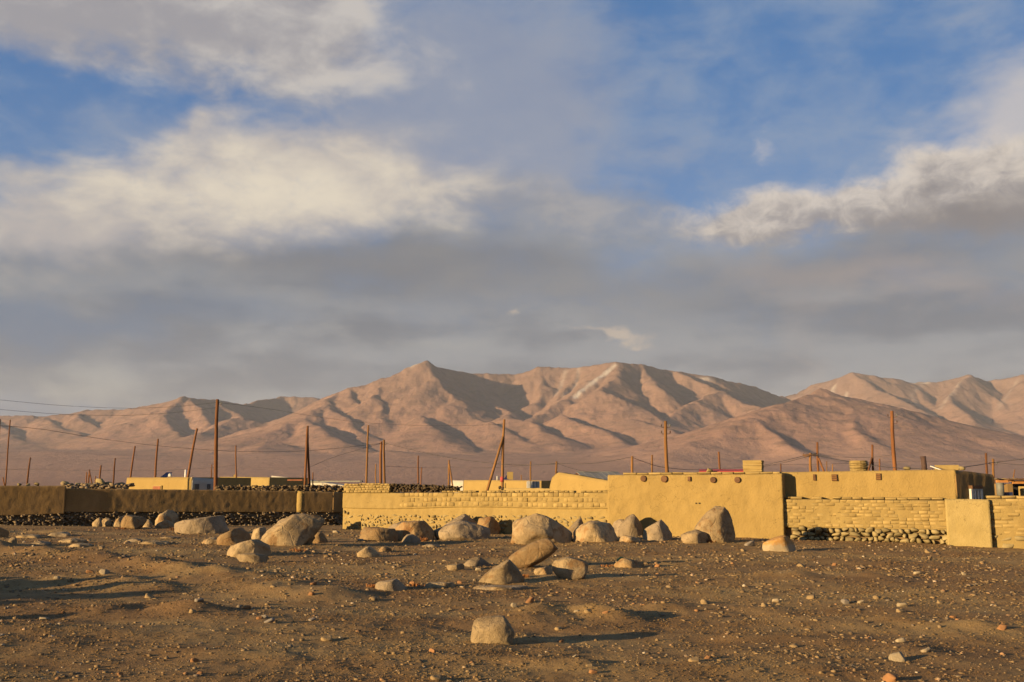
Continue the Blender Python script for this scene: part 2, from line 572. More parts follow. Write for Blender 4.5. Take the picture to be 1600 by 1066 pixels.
# a spoil bank left of the view whose long shadow reaches into the foreground
BANKS.append(([(-14.5, 2.0), (-12.4, 7.0), (-11.0, 11.5), (-11.6, 15.0)], 1.0, 1.2))


def seg_dist(x, y, a, b):
    dx, dy = b[0] - a[0], b[1] - a[1]
    t = np.clip(((x - a[0]) * dx + (y - a[1]) * dy) / (dx * dx + dy * dy), 0, 1)
    return np.hypot(x - a[0] - t * dx, y - a[1] - t * dy), t


def hgt(x, y):
    x = np.asarray(x, dtype=np.float64)
    y = np.asarray(y, dtype=np.float64)
    ys = np.clip(y, 31, 60)
    h = -0.012 * np.clip(x + 6.7, -40, 40) - 0.02 * (ys - 40)
    r = np.hypot(x, y)
    near = np.clip((75 - r) / 40, 0, 1)
    rough = np.where(y > 30, np.clip((40 - y) / 10, 0.25, 1), 1.0)
    xs, yy = x * 0.62, y       # relief drawn out sideways, as trodden ground is
    d = 0.13 * pn(xs / 7.0, yy / 6.0, seed=3) + 0.10 * pn(xs / 3.0, yy / 2.4, seed=5) * rough
    d = d + 0.050 * pn(xs / 1.25, yy / 1.1, seed=7) * rough + 0.030 * pn(x / 0.5, y / 0.5, seed=9) * rough
    patch = np.clip(0.5 + 1.5 * pn(x / 2.5, y / 2.5, seed=21), 0, 1)
    d = d + patch * (0.018 * pn(x / 0.19, y / 0.19, seed=11) + 0.008 * pn(x / 0.08, y / 0.08, seed=13))
    brk = np.clip(0.75 + 1.3 * pn(x / 1.7, y / 1.3, seed=27) + 0.7 * pn(x / .6, y / .6, seed=29), 0.1, 1.5)
    for path, amp, wid in BANKS:
        best = np.full(x.shape, 1e9)
        for a, b in zip(path[:-1], path[1:]):
            q, _ = seg_dist(x, y, a, b)
            best = np.minimum(best, q)
        d = d + amp * brk * np.exp(-(best / wid) ** 2)
    return h + d * near


def hz(x, y):
    return float(hgt(np.array([x]), np.array([y]))[0])


def G(px, py, lo=4.0, hi=75.0):
    """where the sight line of a photo pixel meets the ground"""
    r = ray(px, py)
    Y = np.concatenate([np.arange(lo, 40, 0.02), np.arange(40, hi, 0.05)])
    dz = CAMZ + r[2] * Y - hgt(r[0] * Y, Y)
    k = np.argmax(dz < 0)
    if dz[k] >= 0:
        k = len(Y) - 1
    return Vector((r[0] * Y[k], Y[k], CAMZ + r[2] * Y[k]))


m, n, bs = material('gravelly_earth', 0.95, 0.15)
p = position(n)
f1 = n.noise(n.vmul(p, (0.5, 1.0, 1.0)), 0.35, 6, 0.6)
f2 = n.noise(p, 1.6, 6, 0.62)
f3 = n.noise(p, 22.0, 6, 0.7)
f4 = n.noise(p, 70.0, 4, 0.7)
col = n.mix(n.step(f1, 0.36, 0.64), (0.215, 0.128, 0.053), (0.305, 0.205, 0.084))
col = n.mix(n.step(f2, 0.42, 0.70, 0, 0.75), col, (0.185, 0.105, 0.040))
col = n.mix(n.step(f2, 0.22, 0.40, 0.5, 0.0), col, (0.36, 0.262, 0.115))
col = n.mix(n.step(f3, 0.50, 0.72, 0, 0.7), col, (0.120, 0.075, 0.034))
col = n.mix(n.step(f4, 0.60, 0.78, 0, 0.6), col, (0.36, 0.275, 0.155))
n.l.new(col, bs.inputs['Base Color'])
bump(n, bs, n.m('ADD', f3, n.m('MULTIPLY', f4, 0.6)), 0.9, 0.022)
M['earth'] = m

rows = np.concatenate([np.geomspace(0.8, 6.5, 34)[:-1], np.geomspace(6.5, 45, 410)[:-1], np.geomspace(45, 90, 50)[:-1], np.geomspace(90, 26000, 50)])
ang = np.concatenate([np.linspace(-36, 36, 760), np.linspace(36, 324, 150)[1:-1]]) * math.pi / 180
RR, AA = np.meshgrid(rows, ang, indexing='ij')
gx, gy = (RR * np.sin(AA)).ravel(), (RR * np.cos(AA)).ravel()
gz = hgt(gx, gy)
# the far plain keeps level out to the horizon
far = np.clip((np.hypot(gx, gy) - 80) / 200, 0, 1)
gz = gz * (1 - far) + (-0.45) * far
V = np.stack([gx, gy, gz], axis=-1)
ground = grid_mesh('ground', V, len(ang), len(rows), M['earth'], close_u=True)
tag(ground, 'bare brown stony ground in front of the village walls', None, kind='structure')

# ------------------------------------------------------------------ mountains
def r3(*pts):
    o = []
    for px, py, D in pts:
        q = P(px, py, D * 1000.0)
        o.append((q.x, q.y, q.z))
    return o


RIDGES = [
    # skyline on the left
    (r3((-420, 660, 14.5), (-250, 652, 14.5), (-100, 646, 14.3), (0, 650, 14), (80, 651, 14), (145, 641, 14), (200, 640, 13.8), (250, 632, 13.4), (285, 621, 13.0), (335, 625, 13.3), (385, 632, 14), (430, 619, 15), (470, 621, 15), (520, 626, 15)), 1.2),
    # main skyline
    (r3((500, 622, 12.2), (540, 606, 12), (600, 592, 12), (635, 573, 12), (658, 564, 12), (690, 575, 12.5), (740, 584, 13), (810, 585, 13.2), (845, 573, 13), (880, 575, 13), (920, 573, 12.8), (965, 565, 12.4), (1000, 570, 12.6), (1060, 578, 12.9), (1100, 585, 13), (1150, 600, 13.4), (1190, 612, 14), (1225, 622, 15)), 1.0),
    # skyline on the right
    (r3((1225, 624, 16), (1270, 602, 15.6), (1335, 583, 15), (1370, 588, 15), (1410, 598, 15.2), (1450, 598, 15.2), (1505, 587, 15), (1545, 596, 15.3), (1580, 590, 15), (1640, 578, 14.6), (1750, 588, 15), (1950, 604, 15)), 1.1),
    # big hill in the right foreground
    (r3((1290, 607, 9.2), (1235, 626, 8.9), (1160, 655, 8.3), (1080, 692, 7.6), (1030, 715, 7.0)), 1.7),
    (r3((1290, 607, 9.2), (1340, 618, 9.3), (1400, 640, 9.2), (1480, 668, 9.0), (1600, 696, 8.6), (1750, 712, 8.3)), 1.8),
    (r3((1160, 655, 8.3), (1195, 672, 7.9), (1240, 694, 7.4), (1280, 712, 7.0)), 1.1),
    (r3((1290, 607, 9.2), (1330, 660, 8.2), (1370, 690, 7.5)), 1.2),
    # spurs of the pointed peak
    (r3((658, 564, 12), (675, 590, 11.6), (703, 622, 11.1), (735, 655, 10.6), (758, 672, 10.3)), 1.20),
    (r3((600, 592, 12), (585, 622, 11.3), (600, 655, 10.6), (612, 676, 10.2)), 1.12),
    (r3((540, 606, 12), (548, 625, 11.5), (575, 648, 10.9), (590, 660, 10.6)), 1.04),
    (r3((520, 614, 12), (508, 634, 11.3), (535, 652, 10.7), (575, 680, 10.0), (600, 690, 9.7)), 1.12),
    (r3((508, 634, 11.3), (470, 655, 10.6), (420, 672, 10.0), (390, 690, 9.5)), 1.52),
    (r3((470, 655, 10.6), (500, 668, 9.9), (545, 694, 9.2), (562, 702, 9.0)), 1.04),
    (r3((440, 690, 9.2), (418, 700, 8.8), (440, 716, 8.3), (480, 732, 7.8)), 1.04),
    (r3((655, 650, 10.5), (668, 664, 9.9), (698, 688, 9.3), (735, 706, 8.8)), 1.04),
    (r3((735, 655, 10.6), (770, 660, 10.1), (800, 680, 9.6), (838, 699, 9.1)), 1.04),
    (r3((790, 650, 10.6), (822, 658, 10.1), (858, 680, 9.5), (910, 706, 8.9)), 1.04),
    (r3((740, 584, 13), (760, 620, 12), (790, 650, 11)), 1.12),
    # spurs of the broad peak with the pale streak
    (r3((965, 566, 12.4), (925, 596, 12.0), (885, 624, 11.6), (850, 642, 11.2), (820, 657, 10.8)), 1.12),
    (r3((965, 566, 12.4), (960, 590, 11.9), (940, 610, 11.4), (985, 632, 10.9), (1020, 648, 10.5)), 1.12),
    (r3((1000, 570, 12.6), (1020, 592, 12), (1050, 625, 11.3)), 1.04),
    (r3((880, 648, 10.8), (900, 655, 10.3), (935, 670, 9.8), (965, 692, 9.2)), 1.04),
    (r3((1060, 578, 12.9), (1080, 584, 12.6), (1120, 612, 12), (1185, 634, 11.3)), 1.12),
    (r3((1120, 612, 12), (1090, 625, 11.4), (1050, 645, 10.8), (1000, 668, 10.1)), 1.20),
    (r3((990, 655, 10.4), (1040, 668, 9.8), (1080, 684, 9.2)), 1.04),
    (r3((845, 573, 13), (850, 600, 12.5), (835, 630, 12)), 0.96),
    (r3((900, 574, 12.9), (892, 600, 12.4), (870, 625, 11.9)), 0.88),
    # spurs on the far right
    (r3((1335, 583, 15), (1375, 612, 14.2), (1420, 640, 13.4), (1450, 655, 12.9)), 1.12),
    (r3((1410, 598, 15.2), (1440, 625, 14.4), (1470, 650, 13.6)), 0.96),
    (r3((1505, 587, 15), (1480, 620, 14.1), (1505, 650, 13.2), (1550, 675, 12.3)), 1.12),
    (r3((1545, 596, 15.3), (1560, 625, 14.3), (1600, 655, 13.3)), 1.04),
    (r3((1600, 585, 14.8), (1610, 630, 13.6), (1660, 660, 12.8)), 1.12),
    (r3((1430, 668, 11.8), (1500, 664, 11.6), (1580, 676, 11), (1660, 690, 10.6)), 1.28),
    # spurs on the far left
    (r3((80, 651, 14), (85, 662, 13.2), (110, 680, 12.3), (140, 700, 11.5)), 1.12),
    (r3((-30, 650, 14), (10, 672, 12.8), (40, 690, 12), (55, 706, 11.2)), 1.20),
    (r3((145, 641, 14), (125, 655, 13.3), (160, 672, 12.7), (185, 684, 12.2)), 1.04),
    (r3((200, 640, 13.8), (215, 655, 13.1), (235, 680, 12.3), (220, 700, 11.5)), 1.04),
    (r3((285, 621, 13), (258, 642, 12.4), (262, 665, 11.7), (280, 682, 11.2)), 1.12),
    (r3((300, 622, 13.0), (318, 640, 12.5), (338, 660, 12)), 0.96),
    (r3((335, 625, 13.3), (365, 645, 12.7), (390, 655, 12.2)), 0.96),
    (r3((385, 650, 12), (330, 676, 11.2), (270, 700, 10.4), (200, 716, 9.7)), 1.44),
    (r3((120, 722, 8.9), (150, 728, 8.5), (195, 742, 8.0)), 1.04),
    (r3((40, 715, 9.4), (80, 722, 9.0), (130, 742, 8.4)), 1.04),
    (r3((620, 704, 8.6), (660, 712, 8.2), (700, 730, 7.7)), 1.04),
]

maz = np.radians(np.concatenate([np.linspace(-46, -31, 110)[:-1], np.linspace(-31, 31, 860), np.linspace(31, 46, 110)[1:]]))
md = np.concatenate([np.linspace(3000, 7000, 60)[:-1], np.linspace(7000, 15600, 330), np.linspace(15600, 20500, 40)[1:]])
MD, MA = np.meshgrid(md, maz, indexing='ij')
mx, my = (MD * np.tan(MA)).ravel(), MD.ravel()
wx = mx + 230 * fbm(mx / 1300, my / 1300, octv=4, seed=31)
wy = my + 230 * fbm(mx / 1300, my / 1300, octv=4, seed=47)
rr = my
fan = np.interp(rr, [3000, 4200, 5500, 7000, 9000, 11000, 13500, 20500], [-6, -4, 40, 150, 285, 380, 470, 320])
H = fan.copy()
NEAR = np.full(mx.shape, 1e9)
for pts, k in RIDGES:
    for a, b in zip(pts[:-1], pts[1:]):
        d, t = seg_dist(wx, wy, a, b)
        zr = a[2] + (b[2] - a[2]) * t
        rise = np.maximum(zr - fan, 15.0)
        Wd = np.maximum(k * 1.55 * (a[2] * (1 - t) + b[2] * t), 500.0)
        e = np.sqrt(d * d + 40.0 ** 2) - 40.0
        h = fan + rise * np.clip(1 - e / Wd, 0, 1) ** 1.75
        # polynomial smooth maximum
        ok = h > fan + 0.5
        q = np.clip(0.5 + 0.5 * (h - H) / 26.0, 0, 1)
        H = np.where(ok, H * (1 - q) + h * q + 13.0 * q * (1 - q) * np.clip((h - fan) / 60, 0, 1), H)
rel = np.clip((H - fan) / 700.0, 0, 1)
rid = 1 - np.abs(fbm(mx / 520, my / 700, octv=5, seed=71, gain=0.55)) * 1.9
rid2 = 1 - np.abs(fbm(wx / 210, my / 300, octv=4, seed=77, gain=0.6)) * 1.9
mid_ = np.clip(rel * 1.6, 0, 1)
H = H + mid_ * (20 * (rid - 0.72)) + mid_ * (12 * (rid2 - 0.72)) + rel * 9 * fbm(mx / 110, my / 150, octv=3, seed=83) + 7 * np.clip((rr - 5000) / 3000, 0, 1) * fbm(mx / 420, my / 420, octv=4, seed=91)
H = np.where(my > 16500, H - (my - 16500) * 0.25, H)
H = np.maximum(H, -7.0)
# snow and pale scree lie in streaks below a few crests
snow = np.zeros(mx.shape)
for pts, wd, am in [
    (r3((960, 573, 12.3), (935, 588, 12.05), (912, 604, 11.8), (898, 614, 11.6)), 20, 1.0),
    (r3((884, 575, 12.9), (875, 592, 12.5), (866, 608, 12.2)), 18, .3),
    (r3((905, 576, 12.9), (900, 596, 12.4), (880, 612, 12.0)), 16, .3),
    (r3((1303, 592, 14.9), (1296, 606, 14.6)), 20, .7),
    (r3((1322, 600, 14.6), (1313, 612, 14.3)), 16, .5),
    (r3((652, 566, 12.0), (645, 570, 12.0)), 26, .9),
    (r3((1410, 599, 15.1), (1450, 598, 15.1)), 26, .7),
    (r3((1505, 596, 14.8), (1490, 620, 14.3), (1470, 645, 13.8)), 22, .25),
    (r3((1440, 606, 15), (1425, 630, 14.5), (1440, 650, 14.0)), 18, .25),
    (r3((1590, 612, 14.8), (1560, 640, 14)), 20, .2),
    (r3((1098, 586, 12.9), (1108, 586, 12.9)), 26, .7),
    (r3((1470, 684, 10.9), (1500, 674, 11), (1530, 668, 11.1)), 20, .3),
]:
    for a, b in zip(pts[:-1], pts[1:]):
        d, t = seg_dist(mx, my, a, b)
        snow = np.maximum(snow, am * np.exp(-(d / (wd * 1.6)) ** 2))
snow *= np.clip(0.75 + 0.9 * fbm(mx / 60, my / 90, octv=3, seed=101), 0, 1)
V = np.stack([mx, my, H], axis=-1)

m, n, bs = material('bare_mountain', 1.0, 0.0)
p = position(n)
f1 = n.noise(p, 0.0011, 7, 0.6)
f2 = n.noise(n.vmul(p, (1, 1, 3)), 0.006, 7, 0.65)
sepn = n.new('ShaderNodeSeparateXYZ')
n.l.new(p, sepn.inputs[0])
alt = n.step(n.m('ADD', sepn.outputs[2], n.m('MULTIPLY', f1, 900.0)), 700, 1900)
col = n.mix(alt, (0.245, 0.147, 0.110), (0.158, 0.106, 0.086))
col = n.mix(n.step(f1, 0.42, 0.66, 0, 0.55), col, (0.165, 0.104, 0.079))
col = n.mix(n.step(f2, 0.46, 0.68, 0, 0.75), col, (0.122, 0.080, 0.062))
low_ = n.step(n.m('ADD', sepn.outputs[2], n.m('MULTIPLY', f2, 260.0)), 200, 560, 0.75, 0.0)
col = n.mix(low_, col, (0.325, 0.204, 0.150))
sn = n.new('ShaderNodeAttribute', attribute_name='snow')
col = n.mix(sn.outputs['Fac'], col, (0.42, 0.39, 0.35))
n.l.new(col, bs.inputs['Base Color'])
gul = n.noise(n.vmul(p, (1, 0.55, 0.3)), 0.0065, 5, 0.6, 0.4)
gul = n.m('ABSOLUTE', n.m('SUBTRACT', gul, 0.5))
bump(n, bs, n.m('MULTIPLY_ADD', gul, 1.6, n.noise(p, 0.02, 7, 0.65)), 0.55, 16.0)
M['mountain'] = m
mountains = grid_mesh('mountains', V, len(maz), len(md), M['mountain'])
at = mountains.data.attributes.new('snow', 'FLOAT', 'POINT')
at.data.foreach_set('value', snow.astype(np.float32))
tag(mountains, 'bare rose-brown mountain range behind the village', None, kind='structure')

# ------------------------------------------------------------------ evening haze
m = bpy.data.materials.new('thin_haze')
m.use_nodes = True
n = NT(m.node_tree)
n.n.clear()
mo = n.new('ShaderNodeOutputMaterial')
pv = n.new('ShaderNodeVolumePrincipled')
pv.inputs['Color'].default_value = (0.80, 0.86, 0.97, 1)
pv.inputs['Density'].default_value = 1.6e-5
pv.inputs['Anisotropy'].default_value = 0.0
n.l.new(pv.outputs[0], mo.inputs['Volume'])
hz0, hz1 = -9.0, 2150.0
haze = box('haze', (0, 0, (hz0 + hz1) / 2), (27500, 27500, (hz1 - hz0) / 2), m)
tag(haze, 'thin evening haze over the plain', None, kind='stuff')

# ------------------------------------------------------------------ walls
RW = random.Random(11)


def wall_loft(name, A, B, thick, zt, zb, mat_, parent=None, nz=12, amp=0.02, freq=2.0, topamp=0.03, vs=1.0, seed=0, step=0.11, batter=0.0, origin=None):
    """earth wall from A to B (front face towards the viewer's side), uneven face and crest"""
    A, B = Vector(A[:2]), Vector(B[:2])
    L = (B - A).length
    n = max(2, min(260, int(L / step)))
    d = (B - A) / L
    nrm = Vector((d.y, -d.x))
    fz = lambda q, s: q(s) if callable(q) else (q[0] + (q[1] - q[0]) * s if hasattr(q, '__len__') else q)
    S = np.linspace(0, 1, n + 1)
    T = np.array([fz(zt, s) for s in S]) + topamp * fbm(S * L * 1.3, S * 0 + seed * 3.7, octv=4, seed=seed + 2)
    Bt = np.array([fz(zb, s) for s in S])
    ring = nz + 3
    V = np.zeros((n + 1, ring, 3))
    for k in range(nz + 1):
        q = k / nz
        z = Bt + (T - Bt) * q
        off = amp * fbm(S * L * freq, z * freq * vs, seed * 1.31, octv=4, seed=seed) + batter * (1 - q)
        if k == nz:
            off = off - 0.035
        V[:, k, 0] = A.x + d.x * S * L + nrm.x * off
        V[:, k, 1] = A.y + d.y * S * L + nrm.y * off
        V[:, k, 2] = z
    for k, (z, o) in enumerate(((T - 0.01, -thick), (Bt, -thick))):
        V[:, nz + 1 + k, 0] = A.x + d.x * S * L + nrm.x * o
        V[:, nz + 1 + k, 1] = A.y + d.y * S * L + nrm.y * o
        V[:, nz + 1 + k, 2] = z
    faces = []
    for i in range(n):
        for k in range(ring):
            k2 = (k + 1) % ring
            a, b = i * ring, (i + 1) * ring
            faces.append((a + k, b + k, b + k2, a + k2))
    faces.append(tuple(range(ring)))
    faces.append(tuple(n * ring + k for k in range(ring))[::-1])
    if origin is None:
        mid = (A + B) / 2
        origin = (mid.x, mid.y, float(Bt.mean()))
    if parent is not None:
        origin = parent.location
    o = mesh_obj(name, V.reshape(-1, 3), faces, mat_, parent, origin, smooth=True)
    me = o.data
    me.polygons[-1].use_smooth = False
    me.polygons[-2].use_smooth = False
    return o


# shared stone and brick shapes
def stone_mesh(name, seed, sub=2, flat=0.75, block=0.6, rough=0.26):
    b = bmesh.new()
    bmesh.ops.create_icosphere(b, subdivisions=sub, radius=1.0)
    v = np.array([q.co[:] for q in b.verts])
    rn = np.random.RandomState(seed)
    v = np.sign(v) * np.abs(v) ** block
    v /= np.abs(v).max(axis=0)
    for _ in range(8):
        nn = rn.normal(size=3)
        nn /= np.linalg.norm(nn)
        o = rn.uniform(0.5, 0.9)
        dd = np.clip(v @ nn - o, 0, None)
        v = v - dd[:, None] * nn * 0.9
    v *= (1 + rough * fbm(v[:, 0] * 1.4 + seed, v[:, 1] * 1.4, v[:, 2] * 1.4, octv=2, seed=seed))[:, None]
    v[:, 2] *= flat
    for q, co in zip(b.verts, v):
        q.co = co
    me = bpy.data.meshes.new(name)
    b.to_mesh(me)
    b.free()
    me.shade_smooth()
    return me


def brick_mesh(name, seed):
    rn = random.Random(seed)
    v, f = box_vf((0, 0, 0), (1, 1, 1))
    me = bpy.data.meshes.new(name)
    me.from_pydata(v, [], f)
    b = bmesh.new()
    b.from_mesh(me)
    bmesh.ops.bevel(b, geom=b.edges[:], offset=0.10, segments=1, affect='EDGES')
    for q in b.verts:
        q.co += Vector((rn.uniform(-.07, .07), rn.uniform(-.05, .05), rn.uniform(-.09, .09)))
    b.to_mesh(me)
    b.free()
    me.shade_smooth()
    return me


STONES = [stone_mesh('field_stone', 100 + k) for k in range(8)]
for q in STONES: q.materials.append(M['rubble'])
BRICKS = [brick_mesh('adobe_brick', 50 + k) for k in range(6)]
for q in BRICKS: q.materials.append(M['brick'])


def place(name, me, loc, scale, rotz, parent, tilt=(0, 0)):
    o = bpy.data.objects.new(name, me)
    COL.objects.link(o)
    o.parent = parent
    o.location = Vector(loc) - parent.location
    o.scale = scale
    o.rotation_euler = (tilt[0], tilt[1], rotz)
    return o


def along(A, B, s, off=0.0):
    """point at share s of the base line, off metres in front of the face"""
    A, B = Vector(A[:2]), Vector(B[:2])
    d = (B - A).normalized()
    p = A + (B - A) * s
    return Vector((p.x + d.y * off, p.y - d.x * off))


def lay_bricks(parent, A, B, z0, z1, bl, bh, skip=0.0, proud=0.03, name='brick', s0=0.0, s1=1.0, rnd=RW, gap=0.013, depth=0.07, keep=None, limit=300):
    A, B = Vector(A[:2]), Vector(B[:2])
    L = (B - A).length
    rot = math.atan2(B.y - A.y, B.x - A.x)
    spots = []
    z0f = z0 if callable(z0) else (lambda s: z0)
    z1f = z1 if callable(z1) else (lambda s: z1)
    rows = int(round((z1f(.5) - z0f(.5)) / bh))
    for r in range(rows):
        x = s0 * L + (bl / 2 if r % 2 else 0) - rnd.uniform(0, .05)
        while x < s1 * L - 0.3 * bl:
            l = bl * rnd.uniform(0.82, 1.15)
            s = (x + l / 2) / L
            if x + l > s1 * L + .02:
                l = s1 * L - x
                s = (x + l / 2) / L
            if l > 0.35 * bl and rnd.random() > skip and (keep is None or keep(s, r)):
                zz = z0f(s) + (z1f(s) - z0f(s)) * (r + 0.5) / rows
                spots.append((s, zz, l))
            x += l
    for s, zz, l in spots[:limit]:
        p = along(A, B, s, proud + rnd.uniform(-.016, .012) - depth)
        place(name, rnd.choice(BRICKS), (p.x, p.y, zz + rnd.uniform(-.006, .006)), ((l - gap) / 2, depth, (bh - gap) / 2), rot + rnd.uniform(-.02, .02), parent, (0, rnd.uniform(-.02, .02)))
    return len(spots)


def lay_stones(parent, A, B, z0, z1, size, proud=0.05, s0=0.0, s1=1.0, rnd=RW, limit=300, name='stone', flat=0.75, keep=1.0):
    A, B = Vector(A[:2]), Vector(B[:2])
    L = (B - A).length
    rot = math.atan2(B.y - A.y, B.x - A.x)
    z0f = z0 if callable(z0) else (lambda s: z0)
    z1f = z1 if callable(z1) else (lambda s: z1)
    rows = max(1, int(round((z1f((s0 + s1) / 2) - z0f((s0 + s1) / 2)) / (size * flat))))
    k = 0
    for r in range(rows):
        x = s0 * L + rnd.uniform(0, size)
        while x < s1 * L:
            l = size * rnd.uniform(0.5, 1.6)
            s = min((x + l / 2) / L, s1)
            if rnd.random() < keep and k < limit:
                zz = z0f(s) + (z1f(s) - z0f(s)) * (r + 0.5) / rows + rnd.uniform(-.14, .14) * size
                p = along(A, B, s, proud - 0.16 + rnd.uniform(-.02, .03))
                hgt_ = size * flat * rnd.uniform(0.46, 0.66)
                place(name, rnd.choice(STONES), (p.x, p.y, zz), (l * 0.54, 0.17, hgt_ / 0.75), rot + rnd.uniform(-.12, .12), parent, (rnd.uniform(-.15, .15), rnd.uniform(-.3, .3)))
                k += 1
            x += l * 0.97


def stone_heap(name, pts, mat_, parent=None, origin=None, meshes=None, kind=None):
    """many small stones joined in one mesh: pts = (x, y, z, size, seed)"""
    Vs, Fs, off = [], [], 0
    base = [(np.array([v.co[:] for v in m_.vertices]), [tuple(p_.vertices) for p_ in m_.polygons]) for m_ in (meshes or HEAP)]
    rn = random.Random(5)
    for x, y, z, s in pts:
        v, f = rn.choice(base)
        a, t = rn.uniform(0, 6.28), rn.uniform(-.5, .5)
        ca, sa = math.cos(a), math.sin(a)
        sx_, sy_, sz_ = s * rn.uniform(.8, 1.35), s * rn.uniform(.8, 1.2), s * rn.uniform(.65, 1.0)
        w = v * np.array([sx_, sy_, sz_])
        w = np.stack([w[:, 0], w[:, 1] * math.cos(t) - w[:, 2] * math.sin(t), w[:, 1] * math.sin(t) + w[:, 2] * math.cos(t)], -1)
        w = np.stack([w[:, 0] * ca - w[:, 1] * sa, w[:, 0] * sa + w[:, 1] * ca, w[:, 2]], -1) + np.array([x, y, z])
        Vs.append(w)
        Fs += [tuple(i + off for i in q) for q in f]
        off += len(v)
    return mesh_obj(name, np.concatenate(Vs), Fs, mat_, parent, origin if origin is not None else (pts[0][0], pts[0][1], pts[0][2]), smooth=True)


HEAP = [stone_mesh('heap_stone', 300 + k, sub=1) for k in range(6)]

# --- the long line of walls and houses on the right (photo px -> ground line)
WA = (-6.72, 40.0)          # left end, px 538
WB = (8.84, 32.7)           # corner of the two houses, px 1220
WC = (16.5, 29.7)           # beyond the right edge of the photo
WDIR = Vector(WB) - Vector(WA)


def on_line(px, A=WA, B=WB):
    """share of the line A-B at which the sight line of px crosses it"""
    k = ray(px, 780)[0]
    return (k * A[1] - A[0]) / ((B[0] - A[0]) - k * (B[1] - A[1]))


def base_z(A, B, drop=0.12):
    def f(s):
        p = along(A, B, s)
        return hz(p.x, p.y) - drop
    return f


def cached(f, n=24):
    xs = np.linspace(0, 1, n + 1)
    ys = [f(s) for s in xs]
    return lambda s: float(np.interp(s, xs, ys))


# middle wall: px 538 - 953
s_m = on_line(953)
MA, MB = WA, tuple(along(WA, WB, s_m))
mw = empty('mud_brick_wall', (*along(MA, MB, .5), 0))
tag(mw, 'long sunlit mud brick wall on a plastered rubble base, left of the flat-roofed house', 'wall')
mb = cached(base_z(MA, MB))
z_at = lambda py, A, B, s: Z(py, along(A, B, s).y)
mtop = lambda s: z_at(768.5, MA, MB, s) - 0.04
mrub = lambda s: z_at(793 + 1.5 * math.sin(9 * s), MA, MB, s)
wall_loft('footing_core', along(MA, MB, 0, -.04), along(MA, MB, 1, -.04), 0.36, lambda s: mrub(s) + .01, mb, M['plaster'], mw, nz=18, amp=0.022, freq=6.0, topamp=0.0, seed=5, step=0.05)
wall_loft('core', MA, MB, 0.42, mtop, lambda s: mrub(s) - .02, M['plaster'], mw, nz=16, amp=0.035, freq=3.2, topamp=0.02, seed=3, step=0.06)
smx = lambda px: on_line(px, MA, MB)
# exposed brickwork of the upper wall
lay_bricks(mw, MA, MB, lambda s: mrub(s) + 0.01, lambda s: mtop(s) + 0.02, 0.205, 0.152, 0.04, 0.016, s0=smx(625), s1=smx(948), keep=lambda s, r: pn(s * 9, r * .4, seed=4) > (-0.5 if smx(685) < s < smx(905) else -0.08))
# raised courses at the left end
rise0 = lambda s: mtop(s) + 0.0
rise1 = lambda s: z_at(755 + 0.6 * math.sin(40 * s), MA, MB, s)
wall_loft('raised_courses', along(MA, MB, 0.004), along(MA, MB, smx(609)), 0.36, lambda s: rise1(s * smx(609)) - 0.03, lambda s: rise0(s * smx(609)) - 0.02, M['plaster'], mw, nz=4, amp=0.02, seed=6)
lay_bricks(mw, MA, MB, rise0, rise1, 0.17, 0.082, 0.03, 0.045, s0=0.002, s1=smx(609), name='brick')
# crest bricks
lay_bricks(mw, MA, MB, lambda s: mtop(s) + .0, lambda s: mtop(s) + 0.085, 0.21, 0.085, 0.14, -0.03, s0=smx(690), s1=0.995, depth=0.12, name='crest_brick')
# rubble footing
lay_stones(mw, MA, MB, lambda s: mb(s) + 0.13, lambda s: mrub(s) - 0.01, 0.165, 0.008, keep=0.9, flat=0.78)
# heaped dark stones and dung along the crest (px 608 - 712)
pts = []
for k in range(420):
    px = RW.uniform(606, 712)
    s = smx(px)
    p = along(MA, MB, s, RW.uniform(-.42, -0.02))
    t = 768 - (RW.random() ** 0.8) * (12.0 - 4.0 * max(0, (px - 640) / 80))
    pts.append((p.x, p.y, Z(t, p.y) - .02, RW.uniform(.035, .085)))
hp = stone_heap('fuel_stack', pts, M['dung'], origin=(*along(MA, MB, smx(660)), float(mtop(.3))))
tag(hp, 'dark heap of dung cakes and stones stacked on the middle mud brick wall', 'heap', kind='stuff')
hp = stone_heap('fuel_clump', [(along(MA, MB, smx(q), RW.uniform(-.3, .03)).x, along(MA, MB, smx(q), -.1).y, Z(RW.uniform(761, 773), along(MA, MB, smx(q)).y), RW.uniform(.05, .10)) for q in np.linspace(774, 786, 16)], M['dung'])
tag(hp, 'small dark clump of stones on the wall crest below the braced pole', 'heap', kind='stuff')

# right wall: px 1221 - 1476, then a plastered pier, then brick again
def on_right(px):
    return on_line(px, WB, WC)


RA, RB_ = tuple(along(WB, WC, on_right(1222), 0.02)), tuple(along(WB, WC, on_right(1480), 0.02))
rw = empty('courtyard_wall', (*along(RA, RB_, .5), 0))
tag(rw, 'low mud brick courtyard wall on round rubble stones, in front of the right-hand house', 'wall')
rb = cached(base_z(RA, RB_))
rtop = lambda s: z_at(778.5 + 2.0 * s, RA, RB_, s) - 0.03
rrub = lambda s: z_at(823 + 5 * s, RA, RB_, s)
wall_loft('footing_core', along(RA, RB_, 0, -.11), along(RA, RB_, 1, -.11), 0.27, lambda s: rrub(s) + .02, rb, M['earthy'], rw, nz=5, amp=0.03, freq=3.0, topamp=0.0, seed=15)
wall_loft('core', RA, RB_, 0.40, rtop, lambda s: rrub(s) - .02, M['plaster'], rw, nz=18, amp=0.03, freq=3.0, topamp=0.015, seed=13, step=0.06)
lay_bricks(rw, RA, RB_, lambda s: rrub(s) + 0.02, rtop, 0.235, 0.103, 0.06, 0.009, keep=lambda s, r: pn(s * 7, r * .35, seed=14) > -0.2, limit=300)
